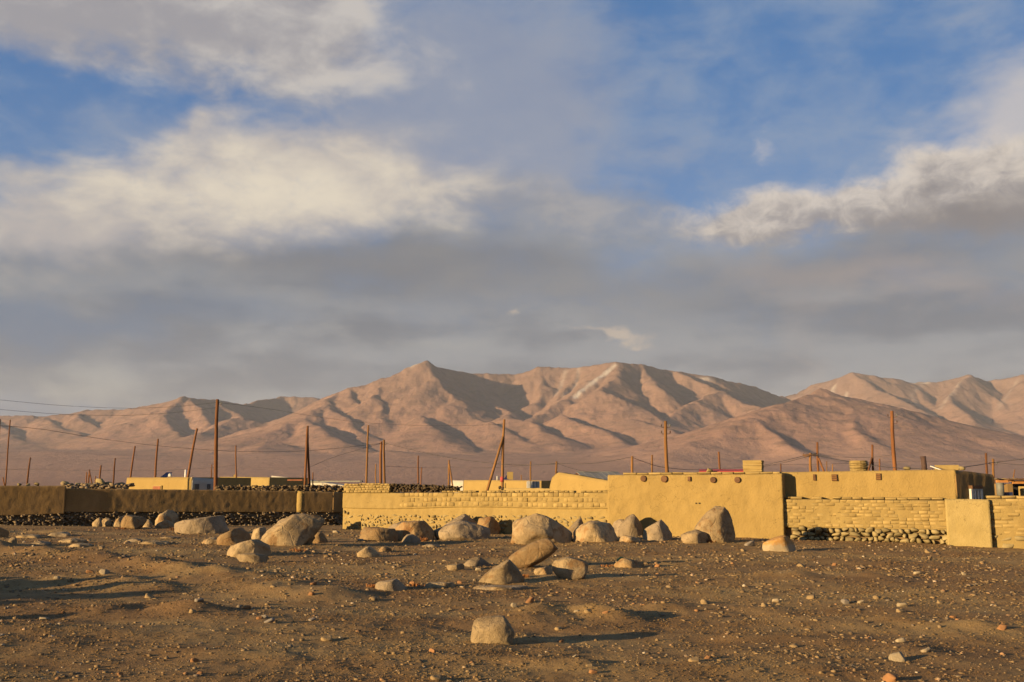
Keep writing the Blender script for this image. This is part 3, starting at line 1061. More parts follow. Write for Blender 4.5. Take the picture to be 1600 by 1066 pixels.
lay_bricks(rw, RA, RB_, lambda s: rtop(s) - 0.005, lambda s: rtop(s) + 0.085, 0.33, 0.085, 0.12, -0.05, depth=0.16, name='crest_brick')
lay_stones(rw, RA, RB_, lambda s: rb(s) + 0.12, lambda s: rrub(s) + 0.01, 0.225, 0.12, s0=0.02, keep=0.98, flat=0.66)

PA, PB = tuple(along(WB, WC, on_right(1476), 0.16)), tuple(along(WB, WC, on_right(1545), 0.16))
pb_ = cached(base_z(PA, PB))
pier = wall_loft('plastered_pier', PA, PB, 0.7, lambda s: z_at(780, PA, PB, s), pb_, M['plaster_pale'], None, nz=20, amp=0.03, freq=2.4, topamp=0.03, seed=23, step=0.06, batter=0.05)
tag(pier, 'smooth pale plastered pier breaking the courtyard wall on the right', 'wall')

EA, EB = tuple(along(WB, WC, on_right(1543), 0.0)), tuple(along(WB, WC, on_right(1720), 0.0))
ew = empty('mud_brick_wall', (*along(EA, EB, .5), 0))
tag(ew, 'mud brick wall at the right border, beyond the pale plastered pier', 'wall')
eb = cached(base_z(EA, EB))
etop = lambda s: z_at(778.5, EA, EB, s) - 0.02
erub = lambda s: z_at(836, EA, EB, s)
wall_loft('core', EA, EB, 0.40, etop, eb, M['plaster'], ew, nz=20, amp=0.03, freq=3.0, topamp=0.012, seed=33, step=0.06)
lay_bricks(ew, EA, EB, lambda s: erub(s), etop, 0.34, 0.105, 0.08, 0.009, limit=200)
lay_bricks(ew, EA, EB, lambda s: etop(s) - .005, lambda s: etop(s) + 0.10, 0.42, 0.10, 0.0, -0.04, depth=0.16, name='crest_brick')
lay_stones(ew, EA, EB, lambda s: eb(s) + 0.12, lambda s: erub(s), 0.30, 0.05, keep=0.8, flat=0.6)

# --- the shaded wall on the left: it runs almost along the light
def lw_point(px, d):
    return (X(px, d), d)


q0 = Vector(lw_point(102, 41.5))
dA = Vector((math.sin(math.radians(61.0)), math.cos(math.radians(61.0))))
d0 = Vector((math.sin(math.radians(63.5)), math.cos(math.radians(63.5))))
nA = Vector((dA.y, -dA.x))


def reach(px, start, d):
    k = ray(px, 780)[0]
    t = (k * start.y - start.x) / (d.x - k * d.y)
    return start + d * t


L0 = q0 - d0 * 9.0
A0 = q0 - nA * 0.13
A1 = reach(464, A0, dA)
B0 = A1 + nA * 0.0 + Vector((0.26, -0.03))
B1 = reach(520, B0, dA)
dC = Vector((math.sin(math.radians(46)), math.cos(math.radians(46))))
C1 = B1 + dC * 2.6
lw = empty('plastered_wall', (A0.x, A0.y, 0))
tag(lw, 'long shaded mud-plastered wall on dark rubble, running along the left', 'wall')
ltop = lambda px_, y_, py: Z(py, y_, px_)
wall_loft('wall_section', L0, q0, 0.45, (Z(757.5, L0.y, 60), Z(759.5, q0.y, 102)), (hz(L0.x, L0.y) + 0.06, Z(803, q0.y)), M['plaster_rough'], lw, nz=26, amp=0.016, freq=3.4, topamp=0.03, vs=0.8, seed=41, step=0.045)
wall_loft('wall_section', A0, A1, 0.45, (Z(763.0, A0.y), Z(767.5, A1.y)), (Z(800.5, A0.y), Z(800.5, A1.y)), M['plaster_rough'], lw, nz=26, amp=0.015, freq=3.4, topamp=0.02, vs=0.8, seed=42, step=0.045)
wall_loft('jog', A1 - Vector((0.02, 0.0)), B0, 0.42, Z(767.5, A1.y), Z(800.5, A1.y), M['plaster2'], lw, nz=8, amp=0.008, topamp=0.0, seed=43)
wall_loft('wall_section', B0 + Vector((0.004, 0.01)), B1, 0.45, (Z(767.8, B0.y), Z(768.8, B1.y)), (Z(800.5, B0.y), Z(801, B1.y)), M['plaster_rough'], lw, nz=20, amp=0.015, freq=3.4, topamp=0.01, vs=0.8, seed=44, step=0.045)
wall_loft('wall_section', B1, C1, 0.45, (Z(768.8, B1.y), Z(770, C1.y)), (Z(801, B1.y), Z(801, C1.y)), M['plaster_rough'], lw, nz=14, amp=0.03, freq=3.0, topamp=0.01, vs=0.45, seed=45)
# its rubble footing: small stones, far too many to pick apart
pts = []
core = []
for (a, b, zt0, zt1) in ((L0, q0, hz(L0.x, L0.y) + .1, Z(803, q0.y)), (A0, A1, Z(800.5, A0.y), Z(800.5, A1.y)), (B0, B1, Z(800.5, B0.y), Z(801, B1.y)), (B1, C1, Z(801, B1.y), Z(801, C1.y))):
    dd = (b - a)
    L = dd.length
    core.append((a, b, zt0, zt1))
    nn = Vector((dd.y, -dd.x)).normalized()
    for k in range(int(L * 62)):
        s = RW.random()
        p = a + dd * s
        zg = hz(p.x, p.y) - 0.03
        zt_ = zt0 + (zt1 - zt0) * s
        q = RW.random()
        off = 0.02 + RW.uniform(-.03, .02) + (1 - q) * 0.07
        pts.append((p.x + nn.x * off, p.y + nn.y * off, zg + (zt_ - zg) * q, RW.uniform(.035, .082)))
    for k in range(int(L * 7)):      # fallen ones at the foot
        s = RW.random()
        p = a + dd * s + nn * abs(RW.gauss(0.1, .22))
        pts.append((p.x, p.y, hz(p.x, p.y) + .005, RW.uniform(.025, .07)))
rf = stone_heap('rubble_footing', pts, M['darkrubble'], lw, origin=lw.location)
rf['kind'] = 'stuff'
for a, b, zt0, zt1 in core:
    nn = Vector(((b - a).y, -(b - a).x)).normalized()
    wall_loft('footing_core', a - nn * 0.05, b - nn * 0.05, 0.36, (zt0 + .01, zt1 + .01), (hz(a.x, a.y) - .15, hz(b.x, b.y) - .15), M['earthy'], lw, nz=4, amp=0.02, seed=48, topamp=0.0)
# loose stones on and behind the left wall (px 95 - 196)
for k, (px, py, s_) in enumerate([(30, 756.5, .09), (44, 757, .10), (58, 756, .12), (101, 755, .17), (112, 757, .15), (123, 756, .13), (139, 757, .16), (151, 758, .2), (158, 754, .26), (168, 756, .2), (183, 758, .16), (190, 757, .18)]):
    yy = 45.0 + (px - 30) * 0.02
    p = P(px, py, yy)
    o = bpy.data.objects.new('loose_stone', STONES[k % 8])
    COL.objects.link(o)
    o.location = (p.x, p.y, p.z - .02)
    o.scale = (s_ * 1.15, s_, s_ * 0.95)
    o.rotation_euler = (0, RW.uniform(-.3, .3), RW.uniform(0, 6))
    LOOSE = ['pale stone on the far left end of the shaded wall, leftmost of the row', 'second pale stone from the left end of the shaded wall crest', 'third small stone along the crest of the shaded wall',
             'tan stone at the left end of the heap behind the shaded wall', 'rounded stone next to the left end of the wall-crest heap', 'small stone in the left half of the wall-crest heap',
             'stone in the middle of the wall-crest heap', 'broad stone right of the middle of the wall-crest heap', 'largest stone topping the heap behind the shaded wall', 'stone leaning on the largest of the wall-crest heap',
             'small stone near the right end of the wall-crest heap', 'last stone of the heap beside the yellow house on the left']
    tag(o, LOOSE[k], 'stone', 'loose stones on top of the left wall')
# the bank of earth and rubble behind the left wall that carries them
pts = [(X(q, 45.6) + 0, 45.6 + RW.uniform(-.5, .9), Z(RW.uniform(757.5, 764), 46.0), RW.uniform(.06, .16)) for q in np.random.RandomState(4).uniform(96, 198, 90)]
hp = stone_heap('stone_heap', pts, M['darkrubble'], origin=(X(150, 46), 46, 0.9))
tag(hp, 'low ridge of mixed rubble piled behind the left shaded wall', 'heap', kind='stuff')
pts = []
for q in np.random.RandomState(5).uniform(338, 548, 520):
    yy = 57 + RW.uniform(-.4, 1.2)
    pts.append((X(q, yy), yy, Z(RW.uniform(759.0, 770) + (2.0 if q < 420 else 0) * 0, yy), RW.uniform(.07, .15)))
hp = stone_heap('fuel_stack', pts, M['dung'], origin=(X(440, 57), 57, 0.8))
tag(hp, 'long dark stack of dung cakes behind the left wall, below the long white building', 'heap', kind='stuff')

# ------------------------------------------------------------------ houses
def log_end(name, p, r, ln, direction, parent, mat_='wood'):
    """stub of a round roof beam pointing out of a wall"""
    d = Vector(direction).normalized()
    a = Vector(p) - d * 0.10
    b = Vector(p) + d * ln
    V, Fc = tube_vf([a, b - d * 0.015, b], [r, r * 1.02, r * 0.86], 14)
    return mesh_obj(name, V, Fc, M[mat_], parent, parent.location, smooth=False)


def chimney(parent, c, r, h, square=False, seed=0):
    """short brick chimney of uneven courses"""
    rn = random.Random(seed)
    V, Fc = [], []
    courses = 9
    seg = 4 if square else 18
    for k in range(courses):
        z0, z1 = c[2] + h * k / courses, c[2] + h * (k + 1) / courses
        grow = 1.0 + 0.06 * (k / courses)
        for zz, sh in ((z0, .94), (z0 + .012, 1), (z1 - .012, 1), (z1, .94)):
            j = rn.uniform(-.015, .015)
            for q in range(seg):
                a = 2 * math.pi * q / seg + (math.pi / 4 - 0.36 if square else 0)
                rr_ = r * grow * sh * (1.3 if square else 1) + j + rn.uniform(-.018, .018)
                V.append((c[0] + rr_ * math.cos(a), c[1] + rr_ * math.sin(a), zz))
    n = courses * 4
    for i in range(n - 1):
        for q in range(seg):
            Fc.append((i * seg + q, i * seg + (q + 1) % seg, (i + 1) * seg + (q + 1) % seg, (i + 1) * seg + q))
    # hollow top
    b = len(V)
    for q in range(seg):
        v = V[(n - 1) * seg + q]
        V.append((c[0] + (v[0] - c[0]) * .66, c[1] + (v[1] - c[1]) * .66, v[2]))
    for q in range(seg):
        v = V[b + q]
        V.append((v[0], v[1], v[2] - 0.25))
    for q in range(seg):
        q2 = (q + 1) % seg
        Fc.append(((n - 1) * seg + q, (n - 1) * seg + q2, b + q2, b + q))
        Fc.append((b + q, b + q2, b + seg + q2, b + seg + q))
    return mesh_obj('chimney', V, Fc, M['brick'], parent, parent.location, smooth=False)


# flat-roofed house: px 952 - 1220
s1 = on_line(952)
HA, HB = tuple(along(WA, WB, s1, 0.16)), tuple(along(WA, WB, 0.999, 0.16))
h1 = empty('mud_house', (*along(HA, HB, .5), 0))
tag(h1, 'flat-roofed yellow mud house with round beam ends, behind the tall pointed boulder', 'house')
hb = cached(base_z(HA, HB))
h1top = lambda s: z_at(742.5 - 2.0 * s, HA, HB, s)
wall_loft('wall', HA, HB, 5.2, h1top, hb, M['plaster2'], h1, nz=40, amp=0.045, freq=2.2, topamp=0.03, seed=51, step=0.05, batter=0.04)
hdir = (Vector(HB) - Vector(HA)).normalized()
hout = (hdir.y, -hdir.x, 0)
for px, py, r in ((1006.5, 748, .105), (1039, 748.5, .115), (1115.5, 750, .10), (1153.5, 750, .10)):
    s = on_line(px, HA, HB)
    p = along(HA, HB, s)
    log_end('beam_end', (p.x, p.y, Z(py, p.y)), r, 0.07, hout, h1)
s = on_line(1078, HA, HB)
p = along(HA, HB, s, 0.01)
box('vent', (p.x, p.y, Z(748.5, p.y)), (0.045, 0.05, 0.075), M['wood'], h1, math.atan2(hdir.y, hdir.x))
for px in (1088, 1093):
    s = on_line(px, HA, HB)
    p = along(HA, HB, s, 0.0)
    box('putlog_hole', (p.x, p.y, Z(786.5, p.y)), (0.022, 0.045, 0.02), M['dark'], h1, math.atan2(hdir.y, hdir.x))
# mud bricks laid flat along the roof edge
lay_bricks(h1, HA, HB, lambda s: h1top(s) - .012, lambda s: h1top(s) + 0.085, 0.46, 0.09, 0.03, -0.03, s0=on_line(975, HA, HB), s1=0.99, depth=0.16, name='parapet_brick', limit=60)
p = along(HA, HB, on_line(1166, HA, HB), -1.3)
chimney(h1, (p.x, p.y, h1top(.8) - .1), 0.33, Z(719.5, p.y) - h1top(.8) + .1, True, 3)
# red sheet and bundles lying on the roof
p = along(HA, HB, on_line(1115, HA, HB), -1.6)
o = box('roof_sheet', (p.x, p.y, Z(735.8, p.y)), (0.85, 0.42, 0.02), M['red'], None, -0.2)
o.rotation_euler[0] = 0.10
tag(o, 'red sheet lying on the flat roof left of the brick chimney', 'sheet')
p = along(HA, HB, on_line(1098, HA, HB), -1.0)
o = link('roof_bundle', stone_mesh('roof_bundle', 411, 3, 0.8), M['plaster_pale'], None, (p.x, p.y, Z(735.5, p.y)))
o.scale = (.14, .14, .12)
tag(o, 'pale bundle lying on the flat roof beside the red sheet', 'bundle')

# right-hand house: px 1222 - 1497 with a shaded side wall
H2A = tuple(along(WB, WC, on_right(1190), -0.36))
s_ = on_line(1495.5, along(WB, WC, 0, -0.36), along(WB, WC, 1, -0.36))
H2B = tuple(along(along(WB, WC, 0, -0.36), along(WB, WC, 1, -0.36), s_))
h2 = empty('mud_house', (*along(H2A, H2B, .5), 0))
tag(h2, 'long yellow mud house with small square openings, behind the courtyard wall on the right', 'house')
sH = lambda px: on_line(px, H2A, H2B)
h2top = lambda s: z_at(738 - 4.6 * max(0, (s - sH(1225)) / (1 - sH(1225))), H2A, H2B, s)
b2 = cached(base_z(H2A, H2B))
wall_loft('front_wall', H2A, H2B, 0.5, h2top, b2, M['plaster2'], h2, nz=32, amp=0.034, freq=2.0, topamp=0.012, seed=61, step=0.06)
sd = Vector((math.sin(math.radians(58)), math.cos(math.radians(58))))
kx = ray(1555, 780)[0]
t_ = (kx * H2B[1] - H2B[0]) / (sd.x - kx * sd.y)
H2C = Vector(H2B) + sd * t_
zc = Z(741.5, H2C.y)
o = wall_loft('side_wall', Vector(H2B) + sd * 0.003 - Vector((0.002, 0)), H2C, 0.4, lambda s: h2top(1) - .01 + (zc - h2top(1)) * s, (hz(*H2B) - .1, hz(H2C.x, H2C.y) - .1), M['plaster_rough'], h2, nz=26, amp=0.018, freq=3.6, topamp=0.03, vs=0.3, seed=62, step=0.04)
# roof slab
rp = [(H2A[0] + .1, H2A[1] + .3, h2top(0) - .12), (H2B[0], H2B[1] + .25, h2top(1) - .12), (H2C.x - .1, H2C.y, zc - .1), (H2A[0] + 2.4, H2A[1] + 4.6, h2top(0) - .2)]
mesh_obj('roof', rp + [(a, b, c_ - .2) for a, b, c_ in rp], [(0, 1, 2, 3), (7, 6, 5, 4), (0, 4, 5, 1), (1, 5, 6, 2), (2, 6, 7, 3), (3, 7, 4, 0)], M['plaster'], h2, h2.location, smooth=False)
h2dir = (Vector(H2B) - Vector(H2A)).normalized()
h2rot = math.atan2(h2dir.y, h2dir.x)
for px, py, w, h in ((1274, 746, .038, .10), (1305.5, 746.5, .085, .105), (1374.5, 745, .075, .105)):
    p = along(H2A, H2B, sH(px), -0.03)
    o = box('opening', (p.x, p.y, Z(py, p.y)), (w, 0.08, h), M['wood'], h2, h2rot)
    for q in (-1, 0, 1):
        pp = along(H2A, H2B, sH(px), 0.055)
        if w > .05:
            bar = box('slat', (pp.x, pp.y, Z(py, p.y) + q * h * 0.62), (w * 0.8, 0.012, 0.012), M['pole_pale'], None, 0)
            bar.rotation_euler[2] = h2rot
            bar.parent = o
            bar.location = (0, -0.09, q * h * 0.62)
            bar.rotation_euler[2] = 0
# shuttered window in the shaded side
sdv = Vector((sd.x, sd.y, 0))
outv = Vector((sd.y, -sd.x, 0))
kx = ray(1523, 780)[0]
tw = (kx * H2B[1] - H2B[0]) / (sd.x - kx * sd.y)
pw = Vector((H2B[0], H2B[1], 0)) + sdv * tw
wz0, wz1 = Z(781, pw.y), Z(765, pw.y)
srot = math.atan2(sd.y, sd.x)
ww = 0.24
wf = box('window', (pw.x, pw.y, (wz0 + wz1) / 2), (ww, 0.06, (wz1 - wz0) / 2), M['glass'], h2, srot)
for q in (-1, -0.38, .3, 1):
    fr = box('frame', (0, 0, 0), (0.055 if abs(q) == 1 else .04, 0.04, (wz1 - wz0) / 2 + .02), M['white'], None)
    fr.parent = wf
    fr.location = (q * ww, -0.06, 0)
fr = box('frame', (0, 0, 0), (ww, 0.04, 0.03), M['white'], None)
fr.parent = wf
fr.location = (0, -0.062, (wz1 - wz0) / 2)
lt = box('lintel', (pw.x + outv.x * .04, pw.y + outv.y * .04, wz1 + 0.075), (ww * 1.15, 0.09, 0.05), M['wood'], h2, srot)
# stove pipe, chimney and roof edge
p = along(H2A, H2B, sH(1447.5), -1.2)
zr = h2top(.9) - .15
tube('stove_pipe', [(p.x, p.y, zr), (X(1447, p.y), p.y, zr + .3), (X(1446.2, p.y), p.y, Z(713, p.y))], [.085, .085, .085], M['iron'], h2, 12)
p = along(H2A, H2B, sH(1341), -1.6)
chimney(h2, (p.x, p.y, zr), 0.28, Z(720, p.y) - zr, False, 9)
p = along(H2A, H2B, sH(1484), -0.9)
o = box('parapet_block', (p.x, p.y, Z(731, p.y)), (0.36, 0.2, 0.085), M['brick'], h2, h2rot, bevel=.03)
for px in (1419, 1497, 1503):
    p = along(H2A, H2B, min(sH(px), .99), -0.6)
    o = link('roof_clod', STONES[int(px) % 8], None, h2, (p.x + (0 if px < 1490 else .3), p.y, Z(731.8, p.y)))
    o.scale = (.11, .1, .09)
# solar panel on the roof
p = along(H2A, H2B, sH(1463), -0.8)
sp = empty('solar_module', (p.x, p.y, Z(732.5, p.y) - .05))
tag(sp, 'small tilted solar panel with pale frame on the right-hand roof', 'solar panel')
a = Vector((X(1454.5, p.y), p.y - .1, Z(727.8, p.y)))
def slab(name, a, u, v, th, mat_, parent):
    a, u, v = Vector(a), Vector(u), Vector(v)
    n_ = u.cross(v).normalized() * th
    vs = [a, a + u, a + u + v, a + v]
    vs = vs + [q - n_ for q in vs]
    return mesh_obj(name, vs, [(0, 1, 2, 3), (7, 6, 5, 4), (0, 4, 5, 1), (1, 5, 6, 2), (2, 6, 7, 3), (3, 7, 4, 0)], mat_, parent, parent.location, smooth=False)
u_ = Vector((0.20, -.35, -0.13))
v_ = Vector((0.26, .22, 0.0))
fr = slab('frame', a, u_ * 1.1, v_ * 1.1, .03, M['white'], sp)
slab('cells', a + u_ * .06 + v_ * .08 + Vector((0, 0, .006)), u_ * .94, v_ * .92, .005, M['cells'], sp)
tube('strut', [a + v_ * .5 - Vector((0, 0, .02)), (a.x + .1, a.y + .25, zr - .1)], .015, M['iron'], sp, 6)
tube('strut', [a + u_ + v_ * .5 - Vector((0, 0, .02)), (a.x + u_.x + .1, a.y + u_.y, zr - .1)], .015, M['iron'], sp, 6)

# open shed with a tank behind the right border of the wall
sy_ = 39.0
shed = empty('open_shed', (X(1585, sy_), sy_, hz(X(1585, sy_), sy_)))
tag(shed, 'open dark shed with orange roof beams at the right border', 'shed')
zg = shed.location.z
box('back_wall', (X(1590, sy_ + 2.2), sy_ + 2.2, (zg + Z(756, sy_)) / 2), (1.6, .15, (Z(756, sy_) - zg) / 2), M['dark'], shed)
box('side_wall', (X(1556, sy_ + 1) + .06, sy_ + 1.0, (zg + Z(756, sy_)) / 2), (.1, 1.1, (Z(756, sy_) - zg) / 2), M['plaster_rough'], shed)
box('pillar', (X(1606, sy_), sy_ - .1, (zg + Z(760, sy_)) / 2), (.30, .2, (Z(760, sy_) - zg) / 2), M['brick'], shed, bevel=.03)
for k, (pa, pb2, ya, yb) in enumerate(((1556.5, 1574, 750.6, 754.2), (1573, 1583.5, 750.2, 752.8), (1582, 1606, 751.2, 756))):
    xa, xb = X(pa, sy_), X(pb2, sy_)
    za, zb_ = Z(ya, sy_), Z(yb, sy_)
    box('roof_beam', ((xa + xb) / 2, sy_ - .12 + .03 * k, (za + zb_) / 2), ((xb - xa) / 2, .06, (za - zb_) / 2), M['orangewood'], shed)
box('roof', (X(1582, sy_ + 1), sy_ + 1.0, Z(749.2, sy_)), (.75, 1.3, .03), M['wood'], shed)
for k in range(9):
    px = 1558 + k * 4.3
    o = link('roof_brush', STONES[k % 8], None, shed, (X(px, sy_), sy_ + .1 * (k % 3), Z(748.2, sy_)))
    o.scale = (.07, .2, .03)
tx = X(1564, 38.0)
V, Fc = tube_vf([(tx, 38.0, zg), (tx, 38.0, Z(772, 38)), (tx, 38.0, Z(771.5, 38)), (tx, 38.0, Z(757, 38)), (tx, 38.0, Z(755.5, 38))], [.13, .13, .137, .137, .11], 20)
tk = mesh_obj('water_tank', V, Fc, M['zinc'], None, (tx, 38, zg))
tag(tk, 'dented grey-green metal drum with rust standing before the open shed', 'drum')
V, Fc = tube_vf([(tx, 38.0, Z(756.2, 38)), (tx, 38.0, Z(754.6, 38))], [.145, .145], 20)
mesh_obj('rim', V, Fc, M['zinc'], tk, tk.location)
bx = X(1575, 38.2)
o = box('crate', (bx, 38.2, Z(772.5, 38.2) - .25), (.14, .12, .33), M['cells'], None, .1, bevel=.01)
tag(o, 'small bluish crate beside the drum in front of the dark shed', 'crate')

# slanting wall and tin roof beyond the middle wall: px 860 - 952
SA, SB = (X(859, 46.5), 46.5), (X(956, 43.5), 43.5)
sl = wall_loft('gable_wall', SA, SB, 0.5, lambda s: float(np.interp(s, [0, .02, .09, .14, 1], [Z(757, 46), Z(747, 46), Z(741, 46), Z(738.3, 46), Z(752.5, 43.6)])), (-.5, -.5), M['plaster2'], None, nz=16, amp=.03, freq=2, topamp=.02, seed=71)
tag(sl, 'bare yellow mud wall with a sloping crest, left of the flat-roofed house', 'wall')
gh = empty('tin_roofed_house', (X(925, 60), 60, -.4))
tag(gh, 'house with a grey tin gable roof and reddish gable, behind the sloping mud wall', 'house')
gx0, gx1, gxr = X(894, 60), X(955, 62), X(902, 60)
zr0, ze = Z(737.2, 60), Z(746, 60)
a = Vector((gx0, 59.4, ze)); b = Vector((gxr, 60.6, zr0)); c2 = Vector((X(917, 58.6), 58.6, Z(750.5, 58.6)))
dl = Vector((2.6, .9, 0))
slab('roof_slope', c2, dl, b - c2, .05, M['tin'], gh)
slab('roof_slope', b + Vector((0, 0, .001)), dl, a + Vector((0, .8, 0)) - b, .05, M['tin'], gh)
mesh_obj('gable', [a, c2 + Vector((0, .02, -.02)), b - Vector((0, 0, .03))], [(0, 1, 2)], M['redwood'], gh, gh.location, smooth=False)
mesh_obj('wall', [a + Vector((0.03, .06, 0)), c2 + Vector((0, .06, 0)), c2 + Vector((0, .06, -2.2)), a + Vector((.03, .06, -2.2))], [(0, 3, 2, 1)], M['plaster'], gh, gh.location, smooth=False)
for k in range(1, 7):
    q = c2 + dl * (k / 7)
    slab('roof_seam', q + Vector((0, 0, .012)), Vector((.03, .01, 0)), (b - c2) * .99, .03, M['tin'], gh)


# buildings farther back
def block(name, label, px0, px1, d0, d1, top0, top1, mat_, depth=4.0, seed=0, cat='house', amp=.02):
    A, B = (X(px0, d0), d0), (X(px1, d1), d1)
    o = empty(name, (*along(A, B, .5), -.5))
    tag(o, label, cat)
    wall_loft('wall', A, B, depth, (Z(top0, d0), Z(top1, d1)), (-.7, -.7), mat_, o, nz=10, amp=amp, freq=1.2, topamp=.04, seed=seed, step=.25)
    return o, A, B


o, A, B = block('mud_house', 'yellow mud house with a white side wall, behind the left wall', 196, 298, 70, 66, 746.5, 746.0, M['plaster2'], 5.0, 81)
yh = o
p = along(A, B, on_line(246, A, B), .04)
wn_ = box('window', (p.x, p.y, Z(762.5, p.y)), (.48, .05, .16), M['plaster_pale'], yh, math.atan2(B[1] - A[1], B[0] - A[0]))
fr = box('pane', (0, 0, 0), (.40, .03, .11), M['redwood'], None)
fr.parent = wn_
fr.location = (0, -.05, 0)
# white side, facing right
sdA = Vector(B) + Vector((.02, .01))
sdB = Vector((X(334, 67.2), 67.2))
wall_loft('white_side_wall', sdA, sdB, .3, (Z(745.8, sdA.y), Z(748.2, sdB.y)), (-.7, -.7), M['whitewash'], yh, nz=8, amp=.015, topamp=.02, seed=82)
for px, w in ((306, .16), (325, .10)):
    s = on_line(px, tuple(sdA), tuple(sdB))
    p = along(sdA, sdB, s, .03)
    box('window', (p.x, p.y, Z(760.5, p.y)), (w, .05, .17), M['glass'], yh, math.atan2(sdB.y - sdA.y, sdB.x - sdA.x))
tube('flue', [(X(288, 68), 68, 2.1), (X(288, 68), 68, Z(734, 68))], [.06, .06], M['steel'], yh, 10)
p = P(258, 741, 68.5)
sp2 = empty('solar_water_heater', (p.x, p.y, Z(746.5, 68.5)))
tag(sp2, 'tilted panel and pale tank on the roof of the yellow house on the left', 'solar panel')
slab('panel', (X(251, 68.5), 68.2, Z(746, 68.5)), (X(259, 68.5) - X(251, 68.5), .2, .0), (X(258, 68.5) - X(252.5, 68.5), .5, Z(738, 68.5) - Z(746, 68.5)), .04, M['cells'], sp2)
tube('leg', [(X(263, 68.6), 68.9, Z(746.5, 68.6)), (X(259.5, 68.6), 68.8, Z(738, 68.6))], .025, M['white'], sp2, 6)
o2 = link('tank', stone_mesh('tank', 77, 3, .95, .85, .02), M['white'], sp2, (X(265.5, 68.5), 68.3, Z(743, 68.5)))
o2.scale = (.13, .13, .15)

o, A, B = block('mud_house', 'olive-brown mud house right of the tallest left pole', 341, 420, 106, 100, 745.2, 746.2, M['plaster'], 5.0, 84)
box('parapet_block', (X(364.5, 105), 105.3, Z(743.5, 105)), (.12, .12, .12), M['brick'], o)
o, A, B = block('white_building', 'long low white building behind the dark dung stack', 418, 566, 118, 108, 753.2, 752.2, M['whitewash'], 6.0, 86, 'building', .01)
box('roof_edge', (*along(A, B, .5, .05), Z(752.4, 113)), ((Vector(B) - Vector(A)).length / 2, .12, .06), M['zinc'], o, math.atan2(B[1] - A[1], B[0] - A[0]))
box('sign_beam', (X(460, 100), 100, Z(750.3, 100)), (.75, .08, .07), M['redwood'], o, .0)
o.children[-1].rotation_euler[1] = .12
o, A, B = block('mud_house', 'low yellow house with a white end, behind the braced pole', 724, 846, 104, 97, 750.5, 751.0, M['plaster2'], 5.0, 88)
wA = Vector((X(704, 105), 105))
wall_loft('white_end', wA, Vector(A) - Vector((.02, 0)), .4, (Z(750.8, 105), Z(751, 104)), (-.7, -.7), M['whitewash'], o, nz=6, amp=.01, topamp=.02, seed=89)
box('parapet_block', (X(797, 100), 100, Z(743.5, 100)), (.3, .3, .38), M['plaster'], o)
slab('panel', (X(787, 100), 99.6, Z(749, 100)), (.55, .1, 0), (.3, .4, .42), .04, M['cells'], o)
tube('flue', [(X(777, 101), 101, Z(752, 101)), (X(777, 101), 101, Z(744, 101))], .09, M['white'], o, 10)
wh = box('white_box', (X(833, 70), 70, Z(757.5, 70)), (.42, .35, .24), M['white'], None, .1, bevel=.03)
tag(wh, 'small striped white box on the roofs right of the braced pole', 'box')
for q in (-.22, 0, .22):
    st = box('stripe', (0, 0, 0), (.03, .36, .22), M['zinc'], None)
    st.parent = wh
    st.location = (q, -.005, .012)
lowr = wall_loft('low_wall', (X(786, 66), 66), (X(862, 62), 62), .8, (Z(762.5, 66), Z(763.5, 62)), (-.5, -.5), M['plaster'], None, nz=8, amp=.03, topamp=.05, seed=90, step=.2)
tag(lowr, 'low mud wall below the yellow house with the white end', 'wall')

# ------------------------------------------------------------------ boulders
def boulder_material(name, a, b, c_, stain):
    m, n, bs = material(name, 0.88, 0.25)
    p = coords(n, 'Object')
    gp = position(n)
    f1 = n.noise(gp, 1.6, 6, 0.62)
    f2 = n.noise(gp, 5.5, 7, 0.66, 0.4)
    f3 = n.noise(gp, 60.0, 5, 0.7)
    col = n.mix(n.step(f1, 0.36, 0.64), a, b)
    col = n.mix(n.step(f2, 0.50, 0.68, 0, 0.8), col, c_)
    col = n.mix(n.step(n.noise(gp, 2.6, 5, 0.6, 0.6), 0.53, 0.66, 0, 0.75), col, stain)
    col = n.mix(n.step(f3, 0.54, 0.72, 0, 0.45), col, (0.12, 0.095, 0.065))
    k = n.m('MULTIPLY_ADD', objrand(n), 0.36, 0.82)
    cc = n.new('ShaderNodeCombineColor')
    for i in range(3):
        n.l.new(k, cc.inputs[i])
    n.l.new(n.mix(1.0, col, cc.outputs[0], 'MULTIPLY'), bs.inputs['Base Color'])
    cr = n.step(n.voro(gp, 1.7, 'DISTANCE_TO_EDGE'), 0.0, 0.05)
    hh = n.m('ADD', n.m('MULTIPLY', f2, 0.9), n.m('MULTIPLY_ADD', f3, 0.22, n.m('MULTIPLY', cr, 0.12)))
    bump(n, bs, hh, 0.9, 0.07)
    return m


M['boulder'] = boulder_material('pale_granite', (0.33, 0.245, 0.132), (0.25, 0.182, 0.096), (0.15, 0.102, 0.050), (0.20, 0.108, 0.038))
M['boulder_brown'] = boulder_material('iron_stained_granite', (0.26, 0.172, 0.078), (0.205, 0.128, 0.055), (0.28, 0.21, 0.112), (0.18, 0.085, 0.028))
M['boulder_grey'] = boulder_material('grey_granite', (0.27, 0.208, 0.128), (0.21, 0.16, 0.098), (0.14, 0.105, 0.065), (0.19, 0.13, 0.062))
